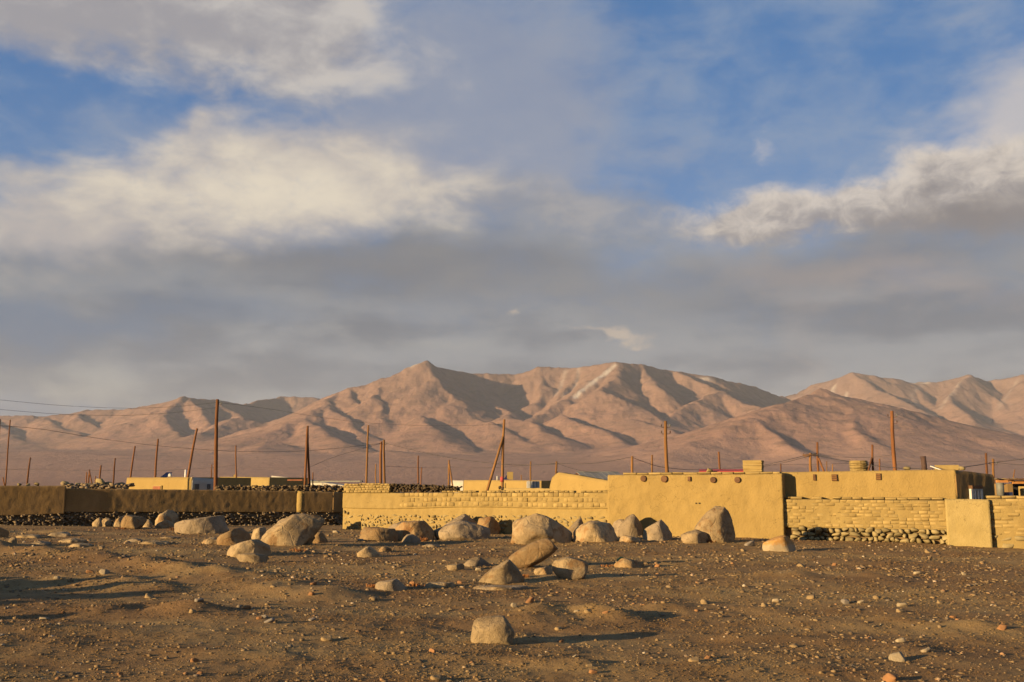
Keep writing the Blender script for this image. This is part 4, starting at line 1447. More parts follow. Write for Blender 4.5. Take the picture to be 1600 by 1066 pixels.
# orange lichen on the upper part of one rock
m, n, bs = material('lichened_granite', 0.9, 0.2)
p = coords(n)
sp_ = n.new('ShaderNodeSeparateXYZ')
n.l.new(p, sp_.inputs[0])
f = n.noise(p, 5.0, 6, 0.65)
col = n.mix(n.step(n.m('ADD', sp_.outputs[2], n.m('MULTIPLY', f, 0.25)), 0.27, 0.36), (0.30, 0.24, 0.15), (0.34, 0.19, 0.06))
col = n.mix(n.step(n.noise(p, 14, 5, .65), .52, .68, 0, .8), col, (0.36, 0.27, 0.15))
n.l.new(col, bs.inputs['Base Color'])
bump(n, bs, n.noise(p, 22, 6, .7), .6, .03)
M['lichen'] = m


LINE_X = [L0.x, q0.x, A1.x, B1.x, WA[0] - 0.4, WA[0], WB[0], WC[0]]
LINE_Y = [L0.y, q0.y, A1.y, B1.y, B1.y + 1, WA[1], WB[1] - .16, WC[1]]


def boulder(label, px0, px1, ytop, ybase, cuts=(), block=0.75, tilt=0.0, aspect=None, rough=0.13, mat_='boulder', deep=0.8, seed=1, sink=0.28, back=0.0, name='boulder', dip=None, smooth_cut=0.85, sub=5, split=True):
    """one rock whose outline fills the given photo box; cuts = (angle in the view plane, offset[, lean]) flat facets"""
    if px1 - px0 < 58:
        sub = min(sub, 4)
    b = bmesh.new()
    bmesh.ops.create_icosphere(b, subdivisions=sub, radius=1.0)
    v = np.array([q.co[:] for q in b.verts])
    v = np.sign(v) * np.abs(v) ** min(1.0, block + 0.1)
    v /= np.abs(v).max(axis=0)
    rn = np.random.RandomState(seed)
    if aspect:
        v = v * np.array([aspect, 1, 1])
        a = math.radians(tilt)
        x, z = v[:, 0].copy(), v[:, 2].copy()
        v[:, 0], v[:, 2] = x * math.cos(a) - z * math.sin(a), x * math.sin(a) + z * math.cos(a)
        v /= np.abs(v).max(axis=0)
    cuts = list(cuts)
    if split and name == 'boulder' and px1 - px0 > 20:      # split faces turned away from the evening sun
        cuts += [(rn.uniform(2, 22), rn.uniform(.48, .64), rn.uniform(-.85, -.55)), (rn.uniform(150, 172), rn.uniform(.7, .9), -.5)]
    for c_ in cuts:
        a, o = math.radians(c_[0]), c_[1]
        ln = c_[2] if len(c_) > 2 else 0.0
        nn = np.array([math.cos(a), ln, math.sin(a)])
        nn /= np.linalg.norm(nn)
        dd = np.clip(v @ nn - o, 0, None)
        v = v - dd[:, None] * nn * smooth_cut
    for _ in range(7):          # small random facets all over
        nn = rn.normal(size=3)
        nn /= np.linalg.norm(nn)
        dd = np.clip(v @ nn - rn.uniform(0.70, 0.96), 0, None)
        v = v - dd[:, None] * nn * 0.78
    s0 = seed * 3.17
    nz_ = fbm(v[:, 0] * 1.2 + s0, v[:, 1] * 1.2, v[:, 2] * 1.2, octv=5, seed=seed, gain=0.52)
    v *= (1 + rough * nz_)[:, None]
    # fill the box: the top at 1, the ground line at 0
    zlo = np.percentile(v[:, 2], 0.5)
    zhi = v[:, 2].max()
    g = zlo + (zhi - zlo) * sink
    vis = v[v[:, 2] > g]
    xl, xh = vis[:, 0].min(), vis[:, 0].max()
    v[:, 0] = (v[:, 0] - (xl + xh) / 2) / ((xh - xl) / 2)
    v[:, 2] = (v[:, 2] - g) / (zhi - g)
    f = G((px0 + px1) / 2, ybase)
    Y = f.y
    w = (px1 - px0) / F * Y / 2
    dep = w * deep
    cy = Y + dep * 0.62 + back
    cx = X((px0 + px1) / 2, cy)
    lim = min(float(np.interp(cx + q * w, LINE_X, LINE_Y)) for q in (-1, 0, 1)) - 0.12 - dep * 0.9
    if cy > lim:                # keep clear of the walls
        cy = lim
        cx = X((px0 + px1) / 2, cy)
        f = Vector((cx, cy, hz(cx, cy - dep * .4)))
    w = (px1 - px0) / F * cy / 2
    H = Z(ytop, cy, (px0 + px1) / 2) - f.z
    v = v * np.array([w, dep, H])
    for q, co in zip(b.verts, v):
        q.co = co
    me = bpy.data.meshes.new(name)
    b.to_mesh(me)
    b.free()
    me.shade_smooth()
    o = link(name, me, M[mat_], None, (cx, cy, f.z - 0.01))
    tag(o, label, 'boulder' if w > 0.18 else 'stone', 'boulders scattered in front of the walls')
    return o


B = boulder
# left side, in front of the shaded wall
B('dark rounded boulder cut by the left edge of the photo', -14, 15, 822, 840, mat_='boulder_brown', seed=2)
B('small light stone on the slab ridge right of the boulder at the left edge', 17, 31, 839, 851, seed=3, block=.8, cuts=((150, .7),))
B('small pale upright boulder, leftmost of the group under the shaded wall', 147, 162, 808, 821, cuts=((125, .6), (30, .75)), seed=4)
B('small round tan boulder, second of the group under the shaded wall', 161, 177, 809, 822, seed=5, block=.9)
B('pale flat-topped boulder behind the brown overhanging one on the left', 178, 206, 805, 822, cuts=((120, .6),), seed=6, back=.5)
B('little pale stone at the foot of the brown overhanging boulder', 178, 194, 814, 823, seed=7)
B('brown overhanging boulder with a flat top in the left group', 192, 229, 804, 827, cuts=((80, .55), (-40, .62), (135, .8)), mat_='boulder_brown', seed=8, block=.7)
B('small pale stone right of the brown overhanging boulder', 226, 240, 811, 824, seed=9)
B('tall faceted yellow boulder against the shaded wall rubble', 243, 281, 796, 819, cuts=((60, .72), (125, .6), (20, .8)), mat_='boulder', seed=10, block=.65)
B('low pale pointed stone in front of the faceted yellow boulder', 244, 271, 812, 826, cuts=((125, .45), (40, .7)), seed=11)
B('long grey slab boulder sloping up to the right in the left group', 272, 358, 805, 834, cuts=((106, .34), (15, .84), (70, .8)), mat_='boulder_grey', seed=12, block=.7, deep=.55, sink=.3)
B('yellow-brown slanted boulder right of the long grey slab', 342, 394, 824, 851, cuts=((125, .5), (50, .7), (75, .75)), mat_='boulder_brown', seed=13)
B('small squarish pale boulder left of the big tilted slab', 394, 423, 823, 848, cuts=((100, .72), (170, .75), (40, .8)), seed=14, block=.6)
B('big pale tilted slab boulder with an overhanging right edge', 413, 506, 803, 852, cuts=((132, .36, -.15), (82, .66), (-32, .55), (60, .86)), seed=15, block=.6, deep=.6, sink=.24)
B('grey slab tip poking out behind the big tilted slab', 434, 480, 801, 830, cuts=((110, .4),), mat_='boulder_grey', seed=16, back=1.3, deep=.5)
B('dark brown craggy rock leaning on the front of the big tilted slab', 458, 493, 829, 851, cuts=((60, .7), (150, .7)), mat_='boulder_brown', rough=.3, seed=17)
B('dark rounded rock half shaded at the right foot of the big tilted slab', 486, 514, 831, 850, mat_='boulder_brown', seed=18, back=.25)
B('pale domed boulder with a flat shelf, nearest of the left group', 359, 425, 842, 871, cuts=((112, .62), (58, .72), (10, .86)), seed=19, block=.75, deep=.75)
B('flat pale slab in front of the pale domed boulder', 372, 421, 864, 879, cuts=((92, .4), (70, .5)), seed=20, deep=.5)
# middle group
B('low long boulder with a rounded left end below the corner of the middle wall', 563, 622, 823, 846, cuts=((84, .62), (20, .86)), mat_='boulder_brown', seed=21, block=.6, deep=.5)
B('rounded yellow-brown boulder right of the low long one', 617, 679, 813, 846, cuts=((90, .8), (30, .8), (150, .8)), mat_='boulder_brown', seed=22, block=.72)
B('grey boulder showing behind the rounded yellow-brown one', 607, 645, 814, 836, cuts=((120, .6),), mat_='boulder_grey', seed=23, back=.9)
B('small smooth stone at the foot of the rounded yellow-brown boulder', 629, 658, 834, 849, mat_='boulder_grey', seed=24, block=.9)
B('broad grey whaleback boulder with a shaded front', 678, 766, 813, 844, cuts=((128, .6), (62, .66)), mat_='boulder_grey', seed=25, block=.85, deep=.6)
B('peaked grey boulder rising behind the whaleback', 694, 748, 803, 830, cuts=((118, .55), (52, .66)), mat_='boulder_grey', seed=26, block=.85, back=1.2)
B('rough dark boulder against the middle wall right of the whaleback', 744, 782, 806, 832, mat_='boulder_brown', rough=.25, seed=27, back=1.6)
B('small pale pyramid stone on open ground left of the middle group', 561, 597, 853, 871, cuts=((128, .36), (48, .38)), seed=28)
B('small dark stone beside the pale pyramid stone', 593, 614, 853, 863, mat_='boulder_brown', seed=29, rough=.2)
B('largest boulder in the middle, blocky with a steep left face', 798, 894, 801, 851, cuts=((118, .62), (52, .46), (176, .86), (85, .82)), mat_='boulder', seed=30, block=.62, deep=.75, sink=.22)
B('dark leaning boulder between the two large middle boulders', 884, 917, 808, 836, cuts=((135, .45), (20, .7)), mat_='boulder_grey', seed=31, back=.8)
B('broad pale boulder with a flat sloping top in the middle', 896, 965, 813, 847, cuts=((78, .6), (128, .68), (22, .78)), seed=32, block=.62, deep=.7)
B('tilted log-shaped boulder propped up off the ground', 795, 871, 840, 888, split=False, tilt=34, aspect=2.6, cuts=((30, .95),), mat_='boulder_brown', seed=33, block=.85, deep=.45, sink=.06, rough=.07)
B('pale pyramid boulder in front of the tilted log-shaped one', 749, 819, 874, 912, cuts=((128, .26), (36, .44), (80, .74)), seed=34, block=.75, deep=.7, sink=.3)
B('round tan boulder right of the tilted log-shaped one', 862, 918, 869, 905, cuts=((75, .7), (110, .78)), split=False, mat_='boulder', seed=35, block=.88, rough=.14, sink=.2)
B('small stone in the shade between the log-shaped and round boulders', 834, 863, 884, 898, seed=36, cuts=((110, .6),))
B('low grey hump of rock left of the pale pyramid boulder', 722, 766, 869, 886, mat_='boulder_grey', seed=37, block=.95, sink=.45)
B('little pale rock left of the low grey hump', 699, 726, 880, 891, seed=38, cuts=((100, .5),))
B('flat grey half-buried rock on open ground left of the pyramid boulder', 589, 638, 904, 923, cuts=((105, .55), (40, .6)), mat_='boulder_grey', seed=39, sink=.4)
B('thin flat slab left of the slab under the pyramid boulder', 664, 712, 909, 919, cuts=((92, .5),), seed=40, deep=.5, sink=.45)
B('wide flat slab under the pale pyramid boulder', 738, 826, 914, 922, cuts=((90, .4),), mat_='boulder_grey', seed=41, deep=.5, sink=.6, rough=.3)
# in front of the flat-roofed house
B('rear rounded boulder of the pair left of the house corner', 966, 1003, 803, 836, cuts=((40, .76), (130, .76)), mat_='boulder_grey', seed=42, back=1.0)
B('front rounded boulder of the pair, half shaded, left of the house corner', 954, 990, 811, 839, cuts=((50, .8),), mat_='boulder_grey', seed=43, back=.3, block=.85)
B('boulder with a curved right flank under the house wall', 1003, 1050, 811, 845, cuts=((125, .66), (36, .74)), mat_='boulder_grey', seed=44, block=.75)
B('small boulder leaning on the one with the curved flank', 1004, 1035, 828, 844, cuts=((120, .7), (30, .7)), seed=45)
B('low pale stone below the pair of rounded boulders', 967, 1001, 836, 848, cuts=((60, .6),), seed=46)
B('tall pointed boulder standing before the flat-roofed house', 1085, 1148, 790, 848, cuts=((138, .50), (30, .74), (84, .88), (-160, .86)), mat_='boulder', seed=47, block=.62, deep=.6, sink=.1)
B('low rounded boulder at the left foot of the tall pointed one', 1062, 1109, 827, 849, cuts=((120, .7),), seed=48, block=.85)
B('boulder with a bright orange lichen top before the courtyard wall', 1189, 1241, 836, 862, cuts=((120, .62), (45, .68), (88, .76)), mat_='lichen', seed=49, block=.68, deep=.6)
# nearest
B('lone rounded grey boulder in the foreground, nearest of all', 737, 804, 961, 1006, cuts=((172, .9), (32, .78), (94, .74)), split=False, mat_='boulder', seed=58, block=.82, sink=.32, rough=.1)
o = B('low orange-brown rock lying in the long boulder shadow', 958, 1006, 871, 887, mat_='boulder_brown', cuts=((60, .6),), seed=51, sink=.35)
o = B('crumpled green sheet caught on the orange-brown rock in the long shadow', 962, 978, 869, 881, mat_='green', seed=52, rough=.3, name='plastic_sheet', block=.8)
o['category'] = 'plastic sheet'
del o['group']
# flat outcrops flush with the ground on the left
for k, (a, b_, t, g, lab) in enumerate([
    (30, 70, 833, 841, 'flat pale outcrop just right of the boulder at the left edge'),
    (78, 118, 829, 839, 'thin pale outcrop slab left of the small grouped boulders'),
    (96, 140, 838, 848, 'broad pale brown outcrop on the left slab ridge'),
    (52, 84, 843, 853, 'grey outcrop in shade on the left slab ridge'),
    (112, 150, 846, 855, 'low grey outcrop at the middle of the left slab ridge'),
    (200, 228, 839, 846, 'small grey slab half sunk left of the long grey boulder'),
    (222, 268, 842, 850, 'wide pale slab half sunk below the faceted yellow boulder'),
    (250, 284, 836, 842, 'thin brown slab below the long grey boulder'),
    (318, 350, 837, 850, 'pale slab left of the yellow-brown slanted boulder'),
    (660, 690, 848, 855, 'flat pale slab in front of the rounded yellow-brown boulder')]):
    B(lab, a, b_, t + 1.5, g, cuts=((80, .4), (112, .5), (60 + 7 * k, .7)), mat_='boulder_grey' if k % 2 else 'boulder', seed=60 + k, deep=.8, sink=.62, sub=4, rough=.32, block=.85, name='rock_slab')

# ------------------------------------------------------------------ small stones one can pick out
tan, ora, pal, gry = 'tan', 'orange', 'pale', 'grey'
SM = {}
for nm, c0, c1, c2_ in (('tan', (0.24, 0.17, 0.085), (0.20, 0.14, 0.068), (0.15, 0.10, 0.052)), ('orange', (0.25, 0.13, 0.055), (0.22, 0.112, 0.047), (0.17, 0.092, 0.045)),
                        ('pale', (0.29, 0.235, 0.15), (0.25, 0.20, 0.125), (0.20, 0.155, 0.09)), ('grey', (0.21, 0.18, 0.14), (0.17, 0.145, 0.115), (0.125, 0.105, 0.08))):
    SM[nm] = mottled(nm + '_stone', c0, c1, c2_, 12, 60, .9, .5, .01, .12)
CHIPS = {c_: [stone_mesh(c_ + '_chip', 500 + 13 * k + len(c_), 3, .8, .62, .22) for k in range(3)] for c_ in SM}
for c_ in SM:
    for q in CHIPS[c_]:
        q.materials.append(SM[c_])
SMALL = [  # centre px, base row, width px, colour, what sets it apart
    (303, 1035, 11, ora, 'orange stone in the left foreground, upper of two stacked rows'), (186, 1056, 9, ora, 'orange stone at the bottom left of the picture'),
    (312, 1055, 10, ora, 'orange block at the bottom left, right of the other orange stone'), (300, 958, 12, tan, 'tan wedge stone left of the foreground centre shadow'),
    (310, 940, 12, gry, 'brown-grey stone above the tan wedge stone'), (233, 935, 13, tan, 'pyramid-shaped tan stone on the left mound'),
    (161, 897, 14, pal, 'pale flat stone on the left mound, largest there'), (139, 896, 10, ora, 'orange-tan stone left of the large pale stone on the mound'),
    (39, 904, 9, tan, 'tan stone near the left border on the mound'), (88, 905, 8, pal, 'small pale stone between the left mound stones'),
    (486, 931, 11, ora, 'orange stone left of centre below the flat grey rock'), (489, 914, 10, ora, 'orange-red stone above the one left of centre'),
    (420, 973, 14, gry, 'grey stone at the heart of the small cluster left of centre'), (405, 968, 9, ora, 'orange stone left in the small cluster left of centre'),
    (413, 966, 9, gry, 'dark stone behind the small cluster left of centre'), (487, 970, 10, gry, 'grey stone right of the small cluster left of centre'),
    (385, 952, 10, ora, 'orange stone between the tan wedge and the cluster'), (68, 969, 12, pal, 'pale stone in the left foreground shade'),
    (97, 960, 9, ora, 'small orange stone in the left foreground shade'), (510, 1001, 16, tan, 'round tan clod left of the lone foreground boulder'),
    (675, 1020, 10, ora, 'orange stone left below the lone foreground boulder'), (681, 1062, 16, tan, 'tan stone on the bottom edge left of centre'),
    (582, 938, 13, tan, 'tan stone below the flat grey half-buried rock'), (828, 942, 14, ora, 'orange-brown stone above the lone foreground boulder'),
    (803, 949, 11, pal, 'pale stone left of the orange-brown one above the lone boulder'), (946, 960, 9, ora, 'round orange stone right of the lone boulder shadow'),
    (920, 957, 14, tan, 'tan stone left of the round orange one'), (901, 957, 7, pal, 'small pale stone at the end of the lone boulder shadow'),
    (876, 1004, 10, ora, 'orange stone right of the lone foreground boulder'), (898, 1027, 8, pal, 'small pale stone right below the lone foreground boulder'),
    (927, 1053, 11, ora, 'bright orange stone at the bottom centre'), (921, 1042, 10, tan, 'tan stone just above the bright orange one at the bottom'),
    (872, 985, 12, tan, 'tan flake right of the lone boulder'), (1028, 886, 9, ora, 'bright orange stone right of the long boulder shadow'),
    (1085, 1034, 16, tan, 'rounded tan stone at the bottom right of centre'), (1107, 1030, 10, ora, 'orange chip beside the rounded tan stone'),
    (1242, 1012, 12, tan, 'tan upright stone in the right foreground'), (1404, 1034, 25, pal, 'pale flat wedge stone in the right foreground, largest there'),
    (1448, 1020, 15, pal, 'round pale stone above the pale wedge in the right foreground'), (1395, 1066, 22, ora, 'orange-brown rock on the bottom right edge'),
    (1408, 1004, 13, pal, 'pale stone on the crest above the pale wedge'), (1322, 944, 14, gry, 'grey stone in the middle of the right-hand row'),
    (1346, 943, 10, pal, 'pale stone right of the grey one in the right-hand row'), (1371, 936, 13, tan, 'tan stone in the right-hand row'),
    (1411, 948, 14, pal, 'white-grey stone, brightest of the right-hand row'), (1407, 957, 12, tan, 'tan stone below the brightest of the right-hand row'),
    (1268, 936, 15, tan, 'tan stone at the left of the right-hand row'), (1195, 948, 11, tan, 'tan stone farther left of the right-hand row'),
    (1102, 944, 15, tan, 'tan stone far left of the right-hand row'), (1213, 941, 10, pal, 'small pale stone left of the right-hand row'),
    (1253, 886, 12, tan, 'tan stone on the ridge in the right middle ground'), (1305, 884, 8, ora, 'orange-tan stone on the ridge right of the tan one'),
    (1452, 864, 10, tan, 'lone tan stone before the pale plastered pier'), (1568, 984, 14, ora, 'orange clod near the right border'),
    (1490, 966, 9, ora, 'orange stone along the dark rut near the right border'), (1469, 943, 9, tan, 'tan stone right of the right-hand row'),
    (1507, 899, 9, pal, 'pale stone in the right middle ground'), (1434, 897, 9, pal, 'pale stone on the right middle ridge'),
    (647, 900, 8, tan, 'tan stone above the flat grey half-buried rock'), (748, 892, 9, pal, 'pale stone at the left foot of the pyramid boulder'),
    (695, 877, 7, tan, 'tan stone left of the little pale rock'), (644, 913, 8, ora, 'orange stone right of the flat grey half-buried rock'),
    (718, 912, 7, ora, 'orange stone left of the slab under the pyramid boulder'), (525, 833, 9, pal, 'pale stone between the tilted slab and the middle wall'),
    (563, 846, 9, pal, 'pale stone left of the low long boulder'), (693, 851, 7, tan, 'tan stone before the broad whaleback'),
    (1163, 862, 9, tan, 'tan stone left of the lichen-topped boulder'), (1172, 853, 14, gry, 'low grey stone behind the lichen-topped boulder'),
]
RS = random.Random(21)
for px, py, wpx, col_, lab in SMALL:
    g = G(px, py)
    s_ = wpx / F * g.y / 2
    o = bpy.data.objects.new('stone', RS.choice(CHIPS[col_]))
    COL.objects.link(o)
    o.location = (g.x, g.y + s_ * .5, g.z + s_ * 0.28)
    o.scale = (s_ * 1.12, s_ * RS.uniform(.8, 1.1), s_ * RS.uniform(.8, 1.05))
    o.rotation_euler = (RS.uniform(-.3, .3), RS.uniform(-.35, .35), RS.uniform(-.6, .6))
    tag(o, lab, 'stone', 'stones scattered over the open ground')

# ------------------------------------------------------------------ gravel: far too much to count
def gravel(name, count, smin, smax, dmin, dmax, mat_, seed, flat=.6, octa=False, patchy=0.9):
    rn = np.random.RandomState(seed)
    az = np.radians(rn.uniform(-33, 33, count))
    D = np.exp(rn.uniform(math.log(dmin), math.log(dmax), count))
    x, y = D * np.sin(az), D * np.cos(az)
    dens = 0.5 + patchy * fbm(x / 2.2, y / 2.2, octv=3, seed=seed + 5)
    k = rn.uniform(0, 1, count) < dens
    x, y, D = x[k], y[k], D[k]
    z = hgt(x, y)
    size = smin * (smax / smin) ** (rn.uniform(0, 1, len(x)) ** 2.6)
    size *= np.clip(D / 14.0, 0.75, 1.8)
    tmpl = []
    for q in range(5):
        b = bmesh.new()
        bmesh.ops.create_icosphere(b, subdivisions=1, radius=1.0)
        tv = np.array([w.co[:] for w in b.verts])
        tf = np.array([[w.index for w in fc.verts] for fc in b.faces])
        b.free()
        if octa:
            tv = np.array([(1, 0, 0), (0, 1, 0), (-1, 0, 0), (0, -1, 0), (0, 0, 1), (.4, .3, -.6)], dtype=float)
            tf = np.array([(0, 1, 4), (1, 2, 4), (2, 3, 4), (3, 0, 4)])
        tv = tv * (1 + rn.uniform(-.32, .22, (len(tv), 1)))
        tmpl.append(tv)
    T = np.stack(tmpl)[rn.randint(0, 5, len(x))]
    a = rn.uniform(0, 6.28, len(x))
    sc_ = size[:, None] * np.stack([rn.uniform(.8, 1.5, len(x)), rn.uniform(.7, 1.1, len(x)), rn.uniform(.45, .95, len(x)) * flat / .6], -1)
    T = T * sc_[:, None, :]
    ca, sa = np.cos(a)[:, None], np.sin(a)[:, None]
    Vx = T[..., 0] * ca - T[..., 1] * sa + x[:, None]
    Vy = T[..., 0] * sa + T[..., 1] * ca + y[:, None]
    Vz = T[..., 2] + (z + sc_[:, 2] * 0.1)[:, None]
    V = np.stack([Vx, Vy, Vz], -1).reshape(-1, 3)
    Fc = (tf[None] + (np.arange(len(x)) * len(tv))[:, None, None]).reshape(-1, 3)
    me = bpy.data.meshes.new(name)
    me.vertices.add(len(V))
    me.vertices.foreach_set('co', V.astype(np.float32).ravel())
    me.loops.add(Fc.size)
    me.loops.foreach_set('vertex_index', Fc.astype(np.int32).ravel())
    me.polygons.add(len(Fc))
    me.polygons.foreach_set('loop_start', np.arange(0, Fc.size, 3, dtype=np.int32))
    me.update(calc_edges=True)
    return link(name, me, mat_)


m, n, bs = material('mixed_gravel', 0.92, 0.2)
p = position(n)
vr = n.voro(p, 14.0, 'F1', 'Color')
sp_ = n.new('ShaderNodeSeparateColor')
n.l.new(vr, sp_.inputs[0])
col = n.ramp(sp_.outputs[0], [(0.0, (0.09, 0.062, 0.034)), (0.35, (0.17, 0.115, 0.056)), (0.66, (0.23, 0.16, 0.078)), (0.84, (0.14, 0.115, 0.085)), (0.93, (0.26, 0.135, 0.055)), (0.985, (0.36, 0.30, 0.21))])
n.l.new(col, bs.inputs['Base Color'])
bump(n, bs, n.noise(p, 80, 4, .7), .4, .01)
M['gravel'] = m
gr = gravel('gravel', 42000, 0.006, 0.036, 6.0, 40.0, M['gravel'], 5)
tag(gr, 'loose gravel and chips strewn over the bare ground', None, kind='stuff')
cl = gravel('soil_crumbs', 240000, 0.006, 0.027, 6.0, 42.0, M['earth'], 15, 0.56, True, 1.3)
tag(cl, 'crumbs and clods of the brown soil itself', None, kind='stuff')

# ------------------------------------------------------------------ dry weeds at the foot of some rocks
def weed(label, px, py, wpx, hpx, seed):
    g = G(px, py)
    rn = random.Random(seed)
    V, Fc = [], []
    w = wpx / F * g.y / 2
    hgt_ = hpx / F * g.y
    for k in range(110):
        bx_, by_ = rn.gauss(0, w * .5), rn.gauss(0, w * .3)
        l = hgt_ * rn.uniform(.45, 1.1)
        lean = Vector((rn.gauss(0, .45), rn.gauss(0, .45), 1)).normalized() * l
        s_ = Vector((rn.uniform(-1, 1), rn.uniform(-1, 1), 0)).normalized() * (.006 + .004 * rn.random())
        zz = hz(g.x + bx_, g.y + by_)
        a = Vector((g.x + bx_, g.y + by_, zz - .01))
        i = len(V)
        V += [a - s_, a + s_, a + lean * .6 + s_ * .8 + Vector((0, 0, 0)), a + lean * .6 - s_ * .8, a + lean]
        Fc += [(i, i + 1, i + 2, i + 3), (i + 3, i + 2, i + 4)]
    o = mesh_obj('dry_weed', V, Fc, M['weed'], None, tuple(g), smooth=False)
    tag(o, label, 'plant', 'tufts of dry weeds among the boulders')


weed('reddish dry weeds at the foot of the long grey slab boulder', 275, 829, 18, 8, 1)
weed('rust-coloured weeds before the rounded yellow-brown boulder', 659, 846, 16, 8, 2)
weed('reddish dry weeds right of the largest middle boulder', 885, 846, 22, 8, 3)
weed('dry weeds below the big pale tilted slab', 464, 862, 24, 6, 4)
weed('dry weeds at the left of the flat grey half-buried rock', 585, 918, 22, 7, 5)
weed('dry weeds at the right foot of the pale pyramid boulder', 820, 902, 14, 6, 6)
weed('dry weeds below the brown overhanging boulder', 190, 827, 16, 4, 7)
weed('dry weeds at the foot of the tall pointed boulder', 1108, 848, 16, 7, 8)
weed('sparse weeds under the green plastic sheet', 950, 886, 26, 5, 9)
weed('dry weeds right of the flat grey half-buried rock', 650, 916, 20, 6, 10)

# ------------------------------------------------------------------ poles and cables
RP = random.Random(31)


def pole(label, top, bot, d, r, mat_='pole', brace=None, insul=0, arm=False, name='utility_pole', seg=10, group='wooden poles standing in the village', foot=None):
    """top, bot: photo points of the visible ends; d distance; r foot radius"""
    a = P(bot[0], bot[1], d)
    b = P(top[0], top[1], d)
    dr = (b - a)
    g = -0.5
    k = (g - a.z) / dr.z
    base = a + dr * k
    n = 6
    pts, rad = [], []
    for i in range(n + 1):
        t = i / n
        q = base + (b - base) * t
        w = 0.03 * math.sin(t * 5 + RP.random()) * (r / .12)
        pts.append((q.x + w * (0 if i in (0, n) else 1), q.y, q.z))
        rad.append(r * (1.0 - 0.30 * t) * RP.uniform(.97, 1.03))
    o = tube(name, pts, rad, M[mat_], None, seg)
    tag(o, label, 'pole', group)
    if brace:
        q0, q1 = P(brace[0][0], brace[0][1], d - .05), P(brace[1][0], brace[1][1], d - .3)
        if q1.z > -0.2:
            k = (g - q0.z) / (q1.z - q0.z)
            q1 = q0 + (q1 - q0) * k
        tube('brace', [q0, (q0 + q1) / 2, q1], [r * .72, r * .8, r * .9], M[mat_], o, 8, origin=o.location)
    for i in range(insul):
        z = b.z - 0.28 - 0.34 * (i // 2)
        sgn = -1 if i % 2 else 1
        hx = r * 1.0
        tube('hook', [(b.x + sgn * hx * .5, d, z - .05), (b.x + sgn * (hx + .10), d - .02, z - .05), (b.x + sgn * (hx + .11), d - .02, z + .02)], .014, M['iron'], o, 6, origin=o.location)
        tube('insulator', [(b.x + sgn * (hx + .11), d - .02, z), (b.x + sgn * (hx + .11), d - .02, z + .05), (b.x + sgn * (hx + .11), d - .02, z + .12)], [.028, .032, .018], M['zinc' if i == 0 else 'iron'], o, 10, origin=o.location)
    if arm:
        tube('crossarm', [(b.x - .45, d - .06, b.z - .12), (b.x, d - .07, b.z - .10), (b.x + .45, d - .06, b.z - .16)], .035, M['wood'], o, 6, origin=o.location)
        tube('crossarm', [(b.x - .38, d - .16, b.z - .22), (b.x + .38, d + .05, b.z - .03)], .03, M['wood'], o, 6, origin=o.location)
        for q in (-.4, -.2, .2, .4):
            tube('insulator', [(b.x + q, d - .06, b.z - .12), (b.x + q, d - .06, b.z - .02)], [.02, .018], M['iron'], o, 8, origin=o.location)
    if foot:
        V, Fc = tube_vf([P(bot[0], foot[0], d), P(bot[0], foot[1], d)], [r * 1.12, r * 1.12], seg)
        mesh_obj('foot_sleeve', V, Fc, M[foot[2]], o, o.location)
    return o


pole('tallest thick rust-brown pole behind the left wall, beside the white house side', (340, 624), (336, 757), 58, .125, insul=1)
pole('leaning rust-brown pole over the yellow house roof, left of the tallest pole', (308, 669.5), (294, 742), 72, .105)
pole('straight brown pole behind the middle of the yellow house on the left', (247, 686), (242.3, 746), 78, .095)
pole('slightly leaning brown pole at the left corner of the yellow house', (211, 697), (204, 746), 82, .085)
pole('thin brown pole right of the stone heap on the left wall', (180, 716), (177, 756), 90, .085)
pole('short brown pole above the stone heap on the left wall', (158, 727), (155.5, 752), 92, .095)
pole('short dark braced pole above the stone heap', (140, 734), (138.5, 752), 96, .09, brace=((140, 738), (143, 753)))
pole('stub pole left of the short dark braced one', (135.5, 738), (135, 753), 100, .08)
pole('tiny stub pole between the short poles of the stone heap', (149.5, 744), (149, 753), 120, .08)
pole('brown pole near the left border, shorter of the two', (47.5, 715), (42, 757), 84, .085)
pole('tall thin pole at the left border', (16, 656), (8.5, 755), 95, .075)
pole('stub pole at the very left border', (4.5, 746), (7, 757), 84, .07)
pole('pole end at the left edge of the photo carrying the long cable', (-1.0, 655), (-4.5, 757), 60, .11)
pole('thin brown pole right of the tallest left pole', (368.5, 696), (369, 744), 95, .085)
pole('faint short pole just left of the tallest left pole', (331, 726), (330.5, 744), 110, .075)
pole('tall braced reddish pole pair left of the middle wall', (480.7, 665.5), (482.8, 757), 66, .10, brace=((480.2, 670), (476.5, 756)), foot=(756, 766, 'dark'))
pole('short pole right of the reddish pole pair', (489, 738), (489, 752), 105, .085)
pole('tall thin yellowish pole above the left end of the middle wall', (575.6, 664.5), (572.2, 753), 80, .095, 'pole_pale')
pole('dark red pole, left of the close pair over the middle wall', (596, 690), (594.6, 753), 75, .12)
pole('yellowish pole, right of the close pair over the middle wall', (600, 687.5), (600.6, 753), 74, .105, 'pole_pale', insul=2)
pole('small thin pole left of the close pair', (587.3, 725), (587, 751), 110, .085, 'pole_pale')
pole('brown pole over the dark fuel heap, taller of two', (653.6, 712), (653.6, 755), 85, .085)
pole('short brown pole over the dark fuel heap', (659, 730), (657.6, 755), 95, .075)
pole('pale pole with a dark brace left of the white-ended house', (701.6, 719), (701.2, 757), 85, .09, 'pole_pale', brace=((702, 725), (706, 752)))
pole('tall central pole with a long slanting brace', (788, 655.5), (784.6, 753), 68, .115, 'pole_pale', brace=((786.4, 682), (763.5, 759)), foot=(745, 753, 'red'))
